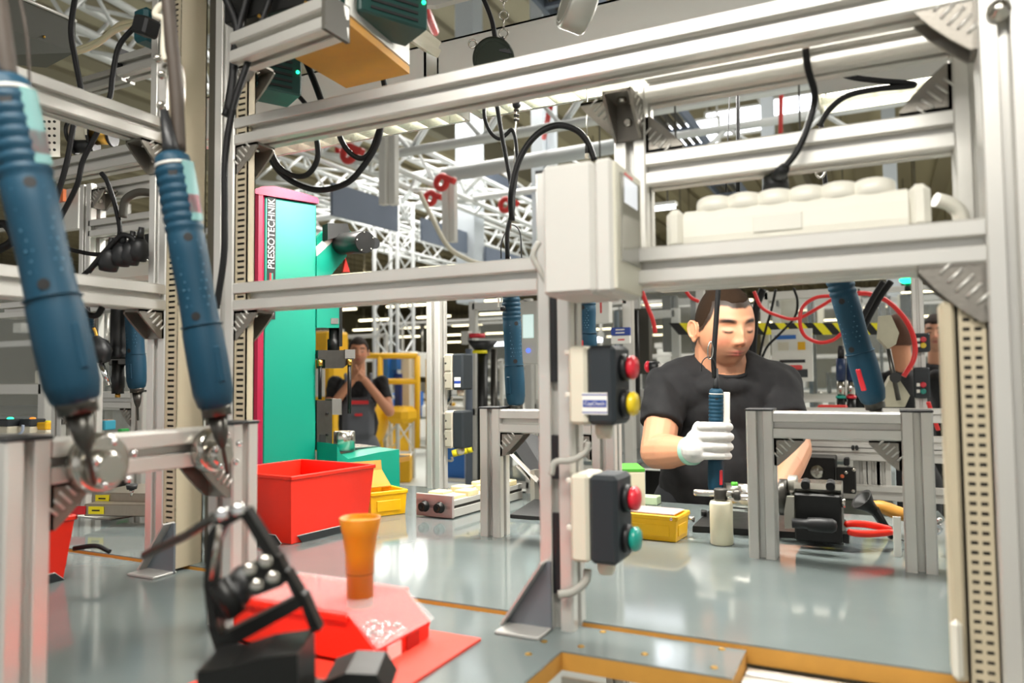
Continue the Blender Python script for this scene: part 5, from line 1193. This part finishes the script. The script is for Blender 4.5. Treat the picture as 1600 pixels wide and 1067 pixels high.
# ================================================================ MACHINES / CELLS in the hall
def cell(label, pxl, pxr, pyt, pyb, d, cols, seed, guard=True, name='machine_cell', base=0.0, depth=.9, cat='machine'):
    """aluminium-framed station with panels, shelves and devices; real size from its distance"""
    rnd = random.Random(seed); a = V(pxl, pyt, d); b = V(pxr, pyt, d); z1 = a.z; z0 = max(base, V(pxl, pyb, d).z); a.z = b.z = 0
    c = (a+b)/2; w = (b-a).length; ang = math.atan2((b-a).y, (b-a).x) if False else 0; t = thing(name, label, cat, (c.x, c.y, z0))
    cy = c.y+depth/2; P = lambda nm, x, y, z, sx, sy, sz, m_, bb=.003, par=None: part(MB().box((c.x+x, cy+y, z), (sx, sy, sz), b=bb), nm, m_, par or t)
    s_ = .045; w *= .97
    for x in (-w/2, w/2):
        for y in (-depth/2, depth/2): P('post', x, y, (z0+z1)/2, s_, s_, z1-z0, ALU)
    zs = [z1-.03, z0+(z1-z0)*.62, z0+(z1-z0)*.38, z0+.12]
    for z in zs: P('rail', 0, -depth/2, z, w, s_, s_, ALU); P('rail', 0, depth/2, z, w, s_, s_, ALU)
    P('work_shelf', 0, 0, zs[2]+.03, w, depth, .02, TABM)
    P('lower_panel', 0, -depth/2+.06, (z0+zs[2])/2+.02, w*.9, .01, (zs[2]-z0)*.8, cols[0], 0)
    n = rnd.randint(5, 8)
    for i in range(n):
        x = (i+.5)/n*w-w/2; h_ = rnd.uniform(.15, .45)*(z1-zs[2]); m_ = cols[rnd.randrange(len(cols))]; ww = w/n*rnd.uniform(.5, .85)
        dv = P('device', x, rnd.uniform(-.2, .2)*depth, zs[2]+.04+h_/2, ww, ww, h_, m_, .008)
        if rnd.random() < .6: P('device_head', x, -.25*depth, zs[2]+.04+h_+.04, ww*.6, ww*.6, .08, cols[rnd.randrange(len(cols))], .005, dv)
    for i in range(rnd.randint(2, 4)):
        x = rnd.uniform(-.4, .4)*w; zt = z1-.05; zb_ = zs[2]+rnd.uniform(.3, .55)*(z1-zs[2])
        part(MB().cyl((c.x+x, cy-.1, zb_), (c.x+x, cy-.1, zt), .014, n=8), 'hanging_rod', (BLACKM, STEEL, TOOLB)[rnd.randrange(3)], t)
    for i in range(rnd.randint(1, 3)): P('cable_carrier', rnd.uniform(-.4, .4)*w, .1, z1-.2, .09, .06, .35, (BLACKP, DUCTG, CREAM)[rnd.randrange(3)])
    if guard: P('guard_pane', 0, -depth/2-.005, (z1+zs[2])/2, w*.94, .005, (z1-zs[2])*.9, PANE, 0)
    return t
DK = [BLACKM, DSTEEL, ALUD, GREYBOX, DUCTG]; LT = [WHITE, GREYBOX, ALUD, BLACKM, CREAM]; BL = [BLUEP, WHITE, SAFY, ALUD, BLACKM]
cell('dark framed machine directly behind the two switch boxes', 868, 985, 462, 900, 3.6, DK, 3)
cell('machine with glass guard behind the worker\'s shoulder on the left', 990, 1095, 440, 900, 4.2, DK, 5)
cell('machine with transparent guard behind the worker\'s shoulder on the right', 1195, 1318, 452, 900, 4.1, LT, 8, depth=.5)
cell('framed station behind the tilted screwdriver at the right', 1345, 1520, 445, 900, 6.0, DK, 11)
cell('dark tall machine left of the middle screwdriver', 732, 832, 470, 1000, 4.6, DK, 14)
cell('station with blue and white panels behind the rear post', 662, 735, 560, 1000, 9.0, BL, 17, False)
cell('yellow-framed station beyond the lattice tower', 560, 650, 560, 900, 12.5, [SAFY, WHITE, BLUEP], 21, False)
cell('long pale machine row far behind the rear post', 560, 860, 500, 700, 15, LT, 25, False)
cell('dim machine far behind the worker', 900, 1120, 470, 700, 12, LT, 27, False)
cell('pale machine far behind the tilted screwdriver', 1120, 1500, 470, 700, 11, LT, 29, False)
cell('machine with dark devices far at the left behind the corner post', 330, 560, 520, 900, 9.5, DK, 31, False)
cell('pale station behind the left foreground tools', -60, 110, 430, 900, 3.2, LT, 33)
cell('dark station behind the left small stand', 90, 250, 470, 900, 3.4, DK, 35)
cell('pale station far left behind the socket strip', -100, 260, 340, 900, 6.0, LT, 37, False)
# yellow unit behind the press and yellow handrail frame
t = thing('yellow_cabinet', 'yellow machine cabinet seen behind the press pins', 'cabinet', V(535, 690, 6.6))
c = V(512, 628, 7.0); part(MB().box(c, (.42, .4, .9), b=.03), 'body', SAFY, t); part(MB().box(c+Vector((.05, -.21, .18)), (.18, .02, .25), b=.005), 'window', WHITE, t); part(MB().box(c+Z1*.55, (.26, .3, .2), b=.02), 'top_unit', SAFY, t)
t = thing('yellow_tank', 'rounded yellow unit between the far man and the lattice tower', 'machine', V(590, 650, 8.2))
part(MB().ball(V(585, 650, 9.0), (.16, .2, .34), 20, 14), 'body', SAFY, t); part(MB().box(V(628, 648, 8.9), (.3, .3, .2), b=.06), 'arm', SAFY, t)
t = thing('safety_rail', 'orange-yellow tubular safety railing behind the lattice tower', 'railing', V(650, 700, 9))
for x in (594, 652): part(MB().cyl(V(x, 556, 9), V(x, 700, 9), .035), 'post', SAFY, t)
for y in (556, 596): part(MB().cyl(V(566, y, 9), V(652, y, 9), .035), 'tube', SAFY, t)
for i, (x, y, w_, h_, c_) in enumerate(((604, 575, .18, .3, BLUEP), (622, 565, .12, .2, BLUEP), (640, 600, .14, .8, WHITE), (628, 622, .1, .6, BLUEL), (655, 570, .12, .3, WHITE))):
    single(MB().box(V(x, y, 9.3), (w_, .2, h_), b=.01), 'crate', c_, ('left blue crate behind the yellow railing', 'right blue crate behind the yellow railing', 'tall white roll behind the yellow railing', 'dark blue bar behind the yellow railing', 'white box right of the yellow railing')[i], 'crate')
# hazard barrier
t = thing('hazard_barrier', 'black and yellow striped barrier bar behind the worker', 'barrier', V(1210, 520, 3.9))
a = V(1045, 514, 3.9); b = V(1372, 514, 3.9); dr = (b-a).normalized(); Ln = (b-a).length; upv = dr.cross(fh); upv = upv if upv.z > 0 else -upv; n = 22
for i in range(n):
    s0 = Ln*i/n; part(MB().poly3([a+dr*s0-Z1*.03+dr*.05, a+dr*(s0+Ln/n)-Z1*.03+dr*.05, a+dr*(s0+Ln/n)+Z1*.03, a+dr*s0+Z1*.03], .02), 'stripe', YELL if i % 2 else BLK, t)
# control post with lamps on the right
t = thing('control_post', 'control post with red, yellow and green buttons left of the right duct', 'control panel', V(1440, 640, 3.2))
pz_ = V(1440, 640, 3.2); part(MB().prof((pz_.x, pz_.y+.04, 0), (pz_.x, pz_.y+.04, 1.9), (0, 1, 0)), 'post', ALU, t)
for (y0_, y1_, bs) in ((521, 550, ((531, REDB), (540, YELB))), (574, 622, ((601, REDB), (611, GRNB)))):
    a = V(1429, y0_, 3.2); b = V(1451, y1_, 3.2); c = (a+b)/2; o = part(MB().box(c, (.062, .05, a.z-b.z), b=.006), 'button_box', DNAVY, t)
    for y, m_ in bs: p = V(1442, y, 3.2)-Y1*.028; part(MB().lathe([(.011, 0), (.012, .004), (.009, .009)], p, -Y1, 16), 'push_button', m_, o); part(MB().box(V(1434.5, y, 3.2)-Y1*.026, (.012, .002, .014)), 'legend_plate', PAPER, o)
# green lamp, operator terminals and signs
t = thing('signal_lamp', 'glowing green signal lamp below the right mid rail', 'lamp', V(1420, 440, 3.4)); part(MB().ball(V(1421, 437, 3.4), (.042, .042, .02), 16, 8), 'lens', LED, t); part(MB().cyl(V(1421, 443, 3.4), V(1421, 455, 3.4), .02), 'stem', BLACKP, t)
t = thing('operator_terminal', 'pale operator terminal with screen and blue lamp right of the middle screwdriver', 'terminal', V(826, 560, 3.6))
c = V(829, 520, 3.6); part(MB().box(c, (.10, .05, .30), b=.006), 'case', GREYBOX, t); part(MB().box(c+Vector((0, -.027, .03)), (.055, .003, .11)), 'screen', mat('pale_screen', 'CFE6E2', .3, emit=.6), t); part(MB().ball(c+Vector((.0, -.028, -.085)), .01), 'blue_lamp', mat('blue_lamp', '4A66F0', .4, emit=2), t)
t = thing('label_sign', 'blue over white sign plate left of the worker', 'sign', V(969, 520, 3.2))
c = V(970, 518, 3.3); part(MB().box(c+Z1*.0, (.085, .02, .035), b=.002), 'blue_plate', BLUEL, t); w0 = part(MB().box(c-Z1*.036, (.085, .02, .035), b=.002), 'white_plate', PAPER, t)
for k_, z in enumerate((.008, -.006)): part(MB().box(c+Vector((0, -.011, z)), (.04, .001, .005)), 'print_line', PAPER, t)
part(MB().box(c+Vector((0.005, -.011, -.036)), (.03, .001, .006)), 'print_line', REDL, t)
t = thing('indicator_unit', 'white unit with a red mark hanging left of the sign', 'unit', V(944, 500, 3.4))
c = V(942, 488, 3.4); part(MB().box(c, (.075, .05, .10), b=.004), 'case', WHITE, t); part(MB().box(c+Vector((0, -.026, .02)), (.008, .002, .05)), 'red_mark', REDL, t)
t = thing('emergency_button', 'red emergency button on a black housing left of the worker\'s shoulder', 'button', V(1010, 580, 2.6))
a = V(1016, 573, 2.6); part(MB().cyl(a, a+X1*.03, .019), 'housing', BLACKP, t); part(MB().lathe([(.012, 0), (.02, .004), (.02, .012), (.012, .018)], a, -X1, 20), 'red_head', REDB, t); part(MB().cyl(a+X1*.03, a+X1*.09-Z1*.0, .012), 'arm', GREYBOX, t)
t = thing('poster_board', 'white notice board with small prints behind the worker, right', 'notice board', V(1240, 600, 3.7))
c = V(1238, 555, 3.75); part(MB().box(c, (.19, .02, .26)), 'board', WHITE, t)
for x, z, w_, h_, m_ in ((-.03, .09, .1, .02, BLUEP), (-.04, .045, .05, .04, CREAM), (.045, .045, .035, .04, SAFY), (0, -.03, .12, .015, BLACKM), (0, -.09, .14, .04, DNAVY), (-.01, -.088, .02, .02, BLUEP)): part(MB().box(c+Vector((x, -.012, z)), (w_, .003, h_)), 'print', m_, t)
single(MB().box(V(1240, 574, 3.3), (.07, .05, .02), b=.004), 'red_holder', REDP, 'small red holder at the worker\'s right shoulder', 'holder')
# pivoting arm plates, dark cylinders, red tray
t = thing('cover_plates', 'pale angular cover plates with dark pivot beside the tilted screwdriver', 'cover', V(1395, 640, 2.6))
part(MB().poly3([V(1376, 494, 2.6), V(1392, 492, 2.6), V(1405, 520, 2.6), V(1400, 538, 2.6), V(1388, 545, 2.6), V(1374, 530, 2.6)], .02), 'upper_plate', mat('stained_beige_plate', 'B5B09A', .5, var=.15, vscale=25), t)
part(MB().poly3([V(1392, 588, 2.6), V(1400, 585, 2.6), V(1422, 618, 2.6), V(1414, 636, 2.6), V(1385, 636, 2.6), V(1383, 605, 2.6)], .02), 'lower_plate', MATS['stained_beige_plate'], t)
part(MB().cyl(V(1388, 545, 2.57), V(1404, 625, 2.57), .008), 'link_rod', DSTEEL, t); part(MB().cyl(V(1399, 590, 2.58), V(1399, 590, 2.54), .018), 'pivot', BLACKM, t)
for i, (x, m2, lb) in enumerate(((1314, GRNB, 'dark cylinder tool with a green ring behind the right stand'), (1330, REDB, 'dark cylinder tool with a red ring behind the right stand'))):
    t = thing('pneumatic_tool', lb, 'tool', V(x, 640, 2.9)); part(MB().cyl(V(x, 560, 2.9), V(x, 594, 2.9), .018), 'blue_barrel', mat('navy_barrel', '1B2F52', .4), t)
    part(MB().cyl(V(x, 594, 2.9), V(x, 620, 2.9), .015), 'steel_section', STEEL, t); part(MB().cyl(V(x, 618, 2.9), V(x, 622, 2.9), .019), 'colour_ring', m2, t); part(MB().cyl(V(x, 622, 2.9), V(x, 655, 2.9), .016), 'lower_barrel', BLACKM, t); part(MB().cyl(V(x, 540, 2.9), V(x, 560, 2.9), .012), 'collar', BLACKP, t)
single(MB().box(V(1301, 637, 2.8), (.10, .08, .02), b=.004), 'red_tray', REDP, 'red tray edge behind the right stand\'s crossbar', 'tray')
# equipment seen through the right stand
t = thing('lower_station', 'aluminium rail rack with black boxes seen through the right stand', 'machine', V(1330, 800, 2.7))
for (x0_, x1_, y, d) in ((1205, 1480, 648, 2.9), (1205, 1480, 690, 2.9), (1205, 1480, 708, 2.8), (1205, 1480, 768, 2.7)):
    p = PY((x0_+x1_)/2, y, 2.75); a = PY(x0_, y, 2.75); b = PY(x1_, y, 2.75); part(MB().prof((a.x, 2.75, p.z), (b.x, 2.75, p.z)), 'rail', ALU, t)
for px in (1345, 1364, 1380): p = PY(px, 720, 2.80); part(MB().prof((p.x, 2.8, 0), (p.x, 2.8, PY(px, 690, 2.8).z), (0, 1, 0)), 'post', ALU, t)
def pb2(nm, x0_, y0_, x1_, y1_, Y, th, m_, par=None):
    a = PY(x0_, y0_, Y); b = PY(x1_, y1_, Y); return part(MB().box(((a.x+b.x)/2, Y+th/2, (a.z+b.z)/2), (abs(b.x-a.x), th, abs(a.z-b.z)), b=.003), nm, m_, par or t)
pb2('black_box', 1245, 714, 1306, 765, 2.6, .12, BLACKM); k2 = pb2('black_plate', 1306, 730, 1338, 772, 2.58, .03, BLACKM)
p = PY(1277, 737, 2.6); part(MB().lathe([(.021, 0), (.021, .008), (.015, .010), (.008, .02)], p, -Y1, 24), 'key_switch', STEEL, t)
for x, y, m_ in ((1316, 744, mat('orange_button', 'D86A40', .4)), (1322, 738, STEEL), (1334, 734, STEEL), (1333, 767, STEEL)): p = PY(x, y, 2.58); part(MB().ball(p, (.006, .003, .006), 10, 6), 'stud', m_, k2)
pb2('lower_panel', 1230, 775, 1400, 900, 2.72, .02, mat('grey_green_panel', '6C7168', .5)); pb2('white_bin', 1372, 716, 1402, 800, 3.0, .2, mat('pale_blue_panel', 'D3DEE2', .5)); pb2('dark_block', 1318, 716, 1327, 728, 2.66, .05, BLACKP)
for x in (1216, 1240, 1330, 1336): pb2('small_knob', x, 696, x+5, 704, 2.7, .02, BLACKP)
# ================================================================ LEFT NEIGHBOUR STATION
ns_ = thing('neighbour_frame', 'aluminium frame of the neighbouring workplace at the upper left', 'frame', V(130, 700, 1.7))
def xb(x0_, x1_, ytop, Y, xe=None, ht=.045, par=None, lab=None):
    xm_ = (x0_+x1_)/2; z = PY(xm_, ytop, Y).z-ht/2; return bar((PY(x0_, ytop, Y).x, Y+H, z), (PY(x1_, ytop, Y).x, Y+H, z), par or ns_, ht=ht)
xb(70, 252, 232, 1.06); xb(0, 245, 462, 1.25); xb(138, 236, 336, 1.25); xb(150, 240, 278, 1.3); xb(120, 190, 112, 1.45)
e = xb(183, 262, 74, 1.05); a = PY(183, 90, 1.05); part(MB().box((a.x, 1.05+H, a.z-.0), (.004, .045, .045)), 'end_cap', BLACKP, ns_)
p = PY(131, 400, 1.25); post(p.x, 1.25+H, .98, PY(131, 288, 1.25).z, ns_)
gusset((p.x+H, 1.25+H, PY(150, 283, 1.3).z-.04), (1, 0, 0), (0, 0, -1), ns_); 
bench('workbench', 'neighbouring bench behind the corner post at the left', [(-3.3, 1.9), (-1.75, 1.9), (-1.75, 2.6), (-3.3, 2.6)], TAB)
t = thing('holder_frame', 'small aluminium stand far left behind the blurred stand', 'frame', V(150, 720, 2.1)); Yh = 1.36
zb = TAB; zt = PY(214, 612, Yh).z
for px in (87, 213): p = PY(px, 650, Yh); bar((p.x, Yh+H, zb), (p.x, Yh+H, zt), t, (0, 1, 0), 'leg'); part(MB().box((p.x, Yh+H, zt+.002), (.047, .047, .004)), 'end_cap', BLACKP, t)
a = PY(87, 650, Yh); b = PY(213, 650, Yh); bar((a.x+H, Yh+H, zt-H), (b.x-H, Yh+H, zt-H), t); gusset((b.x-H, Yh+H, zt-2*H), (-1, 0, 0), (0, 0, -1), t); gusset((a.x+H, Yh+H, zt-2*H), (1, 0, 0), (0, 0, -1), t)
# white socket strip left with plugs
z0 = PY(190, 440, 1.12).z; xa2 = PY(140, 430, 1.12).x; xb2 = PY(258, 430, 1.12).x
t = thing('socket_strip', 'white socket strip with black plugs behind the left mid rail', 'power strip', (xa2, 1.14, z0))
part(MB().box(((xa2+xb2)/2, 1.14, z0+.02), (xb2-xa2, .055, .045), b=.01), 'body', WHITEP, t)
for i in range(4): x = xa2+.025+i*.038; part(MB().lathe([(.0205, 0), (.0205, .012), (.018, .013)], (x, 1.14, z0+.038), Z1, 20), 'socket', WHITEP, t)
for i, (x, y, lb) in enumerate(((170, 412, 'leftmost black plug in the left socket strip'), (189, 404, 'second black plug in the left socket strip'), (203, 402, 'third black plug in the left socket strip'), (216, 396, 'rightmost black plug in the left socket strip, its lead rising'))):
    c = V(x, y, 1.28); t = thing('mains_plug', lb, 'plug', c-Z1*.015); part(MB().lathe([(.014, -.012), (.017, 0), (.014, .018), (.008, .026)], c, Vector((.3, -.1, 1)), 18), 'plug_body', BLACKP, t); part(MB().cyl(c+Vector((.3, -.1, 1)).normalized()*.024, c+Vector((.3, -.1, 1)).normalized()*.045, .0065, .0045), 'strain_relief', BLACKP, t)
hose('black lead rising in an arc from the rightmost left plug', ((214, 386), (207, 372), (192, 368), (176, 380), (150, 410), (138, 425)), 1.27, .0045, CABLE)
hose('grey hose bent behind the second left rail', ((252, 305), (225, 300), (208, 303), (195, 315), (192, 340)), 1.5, .008, DUCTG)
hose('black cable arc under the left mid rail', ((128, 482), (140, 492), (152, 492), (160, 480)), 1.2, .005, CABLE)
hose('black cable lying at the far left edge behind the first tool', ((-5, 350), (10, 352), (20, 375), (-5, 392)), 1.8, .01, CABLE)
# device, plug and cabinet top left
t = thing('wall_plug', 'black angled plug on a teal device at the upper left', 'plug', V(225, 45, 1.25)); part(MB().box(V(228, 42, 1.25), (.035, .03, .03), Matrix.Rotation(R(20), 3, 'Y'), .004), 'plug_body', BLACKP, t); part(MB().cyl(V(222, 38, 1.25), V(210, 45, 1.25), .009, .006), 'strain_relief', BLACKP, t)
single(MB().box(V(236, 46, 1.35), (.035, .05, .06), b=.006), 'teal_device', mat('dark_teal_plastic', '0E4A52', .4), 'dark teal device behind the black angled plug', 'device')
t = thing('overhead_cabinet', 'olive grey metal cabinet hanging at the top left corner', 'cabinet', V(60, 60, 1.9))
a0, a1, a2_, a3 = V(-60, -40, 1.7), V(118, 35, 2.1), V(118, 82, 2.1), V(-60, 20, 1.7)
part(MB().poly3([a0, a1, a2_, a3], .25), 'side_panel', OLIVE, t); bq = [V(-60, 20, 1.7), V(118, 82, 2.1), V(72, 106, 2.0), V(-90, 90, 1.6)]
part(MB().poly3(bq, .01), 'bottom_panel', mat('olive_dark', '35382E', .5), t); part(MB().tube([a0+Z1*.004, a1+Z1*.004], .005, 6), 'edge_trim', ALU, t)
for k_ in (.35, .7): p = a3.lerp(a2_, k_)+Z1*.01-fh*.01; part(MB().ball(p, .004), 'screw', BRASS, t)
t = thing('perforated_panel', 'perforated grey metal panel behind the left upper rail', 'panel', V(78, 240, 1.9))
a = V(64, 178, 1.9); b = V(92, 178, 1.9); part(MB().poly3([V(62, 172, 1.9), V(94, 182, 1.95), V(94, 245, 1.95), V(62, 245, 1.9)], .004), 'sheet', ALUD, t)
for i in range(3):
    for j in range(5): p = V(69+i*8, 190+j*11, 1.89); part(MB().lathe([(.0035, 0), (.0035, .001)], p, CAM-p, 8), 'hole', BLK, t)
for i, (x, y, r_, m1, lb) in enumerate(((128, 208, .028, CREAM, 'cream round reel behind the left upper rail'), (160, 212, .026, BRASS, 'spool wound with yellow wire behind the left upper rail'), (133, 228, .02, BLACKP, 'small black roller behind the left upper rail'))):
    c = V(x, y, 1.75); t = thing('wire_spool', lb, 'spool', c-Z1*r_); part(MB().cyl(c-rh*.02, c+rh*.02, r_*.8, n=24), 'core', m1, t); part(MB().cyl(c+rh*.02, c+rh*.026, r_, n=24), 'flange', BLACKP if i else CREAM, t); part(MB().cyl(c-rh*.026, c-rh*.02, r_, n=24), 'flange', BLACKP, t)
# white posters on far left, orange mark
single(MB().box(V(100, 330, 2.2), (.16, .02, .12), b=.002), 'white_panel', WHITE, 'white panel behind the left cables under an orange label', 'panel'); single(MB().box(V(95, 306, 2.15), (.035, .01, .035)), 'orange_label', mat('orange_print', 'E0702A', .5), 'square orange label behind the left cables', 'label')
# black tool and blue tool on the left
t = thing('stud_driver', 'big black cylindrical tool standing behind the largest screwdriver', 'tool', V(184, 612, 1.85))
b0 = V(184, 615, 1.85); k_ = 1.85/1180
part(MB().lathe([(9*k_, 0), (9*k_, 8*k_), (10*k_, 10*k_), (10*k_, 26*k_), (9*k_, 28*k_), (9*k_, 52*k_)], b0, Z1, 24), 'lower_barrel', BLACKM, t)
part(MB().lathe([(13*k_, 55*k_), (13.5*k_, 58*k_), (13.5*k_, 66*k_), (12*k_, 68*k_), (13*k_, 74*k_), (12*k_, 80*k_), (12*k_, 150*k_)], b0, Z1, 28), 'upper_barrel', BLACKP, t)
part(MB().box(b0+Z1*50*k_+rh*10*k_, (52*k_, 20*k_, 12*k_), b=.003), 'clamp', DSTEEL, t); part(MB().cyl(b0-Z1*6*k_, b0, 4*k_), 'tip', BRASS, t)
tool('teal blue screwdriver standing beside the black cylindrical tool at the left', V(214, 608, 1.82), V(208, 440, 1.82), .024, -30, red=False)
tool('narrow blue screwdriver peeking out right of the largest one', V(143, 600, 1.9), V(138, 490, 1.9), .014, 0, red=False)
t = thing('angled_gripper', 'black swivel head with a slanted steel rod at the left', 'tool', V(160, 600, 1.8))
part(MB().lathe([(.012, 0), (.026, .02), (.026, .045), (.012, .065)], V(164, 566, 1.8), V(150, 535, 1.8)-V(164, 566, 1.8), 20), 'swivel_head', BLACKP, t); part(MB().cyl(V(158, 568, 1.79), V(170, 602, 1.79), .0065), 'rod', CHROME, t); part(MB().tube(catmull([V(146, 512, 1.8), V(150, 520, 1.8), V(152, 533, 1.8), V(147, 538, 1.8)], 5), .004), 'hook', BRASS, t)
# stacked metal boxes on paper
for i, (x0_, x1_, yb, d, lb, st) in enumerate(((158, 232, 803, 1.62, 'lower brushed metal box with a yellow and a red sticker', 1), (170, 240, 786, 1.66, 'upper brushed metal box with a yellow sticker', 0))):
    c = V((x0_+x1_)/2+20, yb-14, d+.08); t = thing('metal_box', lb, 'box', c-Z1*.015); rt = Matrix.Rotation(R(20-i*6), 3, 'Z')
    part(MB().box(c, (.16, .14, .026), rt, b=.002), 'case', mat('brushed_box', '9C9284', .35, .8, var=.1, vscale=80, stretch=(1, 8, 1)), t)
    f_ = c+rt@Vector((-.03, -.0715, 0)); st_ = part(MB().box(f_-rt@X1*.02, (.035, .001, .016), rt), 'yellow_sticker', YELL, t); part(MB().box(f_-rt@Vector((.02, .001, 0)), (.018, .0005, .003), rt), 'sticker_print', BLK, st_)
    if st: part(MB().box(f_-rt@X1*.062, (.035, .001, .018), rt), 'red_sticker', REDL, t)
slab('paper_sheet', 'white paper sheet under the stacked metal boxes', ((118, 806), (170, 812), (245, 800), (225, 792)), .001, PAPER, TAB, 'paper')
t = thing('spray_tip', 'small pointed steel nozzle above the stacked boxes', 'nozzle', V(205, 770, 1.6)); part(MB().cyl(V(206, 757, 1.6), V(206, 764, 1.6), .012, .01), 'collar', BLACKP, t); part(MB().cyl(V(206, 764, 1.6), V(205, 776, 1.6), .006, .001), 'tip', STEEL, t)
# far-left small parts: buttons and blue rack
for i, (x, y, m_, lb) in enumerate(((16, 650, LED, 'dark device with glowing green top at the far left'), (51, 650, mat('orange_lamp', 'F08A2A', .4, emit=1), 'dark device with orange top at the far left'), (75, 655, YELL, 'device with yellow head at the far left'))):
    c = V(x, y+10, 2.3); t = thing('test_device', lb, 'device', c-Z1*.03); part(MB().box(c, (.055, .05, .022), b=.003), 'head', DNAVY if i < 2 else SAFY, t); part(MB().box(c-Z1*.028, (.06, .05, .034), b=.003), 'base', CREAM, t); part(MB().ball(c+Z1*.012, (.009, .009, .004)), 'lamp', m_, t)
t = thing('long_tray', 'pale slotted tray with clear tubes at the far left', 'tray', V(50, 690, 2.25)); part(MB().box(V(40, 682, 2.25), (.20, .1, .02), b=.003), 'tray', ALU, t); part(MB().tube(catmull([V(0, 688, 2.2), V(20, 685, 2.2), V(34, 675, 2.2), (V(36, 664, 2.2))], 5), .004), 'clear_tube', mat('bluish_tube', 'B8C4DA', .3), t)
t = thing('terminal_rack', 'light blue terminal block rack seen under the far stand', 'rack', V(160, 670, 2.4)); part(MB().box(V(163, 664, 2.4), (.06, .04, .03), b=.003), 'blue_block', mat('cyan_plastic', '3FA6C2', .4), t); part(MB().box(V(137, 673, 2.4), (.05, .04, .025), b=.003), 'cream_block', CREAM, t)
for i in range(4): part(MB().box(V(155+i*5.5, 658, 2.4), (.009, .02, .01)), 'contact', mat('salmon_plastic', 'D49A80', .5), t)
single(MB().box(V(193, 677, 2.4), (.02, .03, .03), b=.003), 'green_clip', mat('green_clip_plastic', '2FA04A', .5), 'small green clip at the right end of the terminal rack', 'clip')

t = thing('lamp_stand', 'dark column with a red beacon and a black funnel left of the middle screwdriver', 'machine', V(748, 700, 4.0))
part(MB().cyl(V(754, 760, 4.0), V(754, 548, 4.0), .028, n=12), 'column', BLACKM, t); part(MB().cyl(V(754, 552, 4.0), V(754, 532, 4.0), .03, .085, n=20), 'funnel', BLACKP, t)
part(MB().cyl(V(750, 552, 3.98), V(750, 547, 3.98), .04, n=16), 'yellow_ring', YELL, t); part(MB().cyl(V(745, 528, 4.0), V(745, 521, 4.0), .045, n=16), 'red_beacon', REDB, t)
single(MB().box(V(729, 528, 4.0), (.045, .05, .07), b=.004), 'junction_box', GREYBOX, 'small grey junction box left of the red beacon', 'box')
for i, (x, lb) in enumerate(((733, 'pale blue upright left of the dark funnel column'), (772, 'dark upright between the funnel column and the middle screwdriver'))):
    single(MB().cyl(V(x, 545, 4.1), V(x, 760, 4.1), .02, n=10), 'upright', (SLATE, DSTEEL)[i], lb, 'upright')
t = thing('hang_tag', 'narrow white hanging strips beside the top of the middle screwdriver', 'tag', V(780, 500, 1.5))
for a, b in ((779, 480), (784, 472)): part(MB().box(V(a, (455+b)/2, 1.5), (.003, .003, (b-455)*1.5/1180)), 'strip', PAPER, t)
part(MB().ball(V(786, 482, 1.5), .006, 10, 6), 'clip', BLACKP, t)
for i, (px, py, d, w_, h_) in enumerate(((1065, 214, 14, 1.3, .45), (1150, 190, 16, 1.2, .5), (1235, 165, 15, .9, .3))):
    c = V(px, py, d); t = thing('roof_window', ('left', 'middle', 'right')[i]+' of the bright daylight panels behind the upper crossbar', 'window', c)
    part(MB().box(c, (w_+.12, .05, h_+.12)), 'frame', WHITE, t); part(MB().box(c-Y1*.03, (w_, .02, h_)), 'pane', TUBEW, t)
    for sx in (-.5, .5): part(MB().cyl(c+X1*sx*w_, Vector((c.x+sx*w_, c.y, 7.44)), .02, n=6), 'hanger', ALU, t)
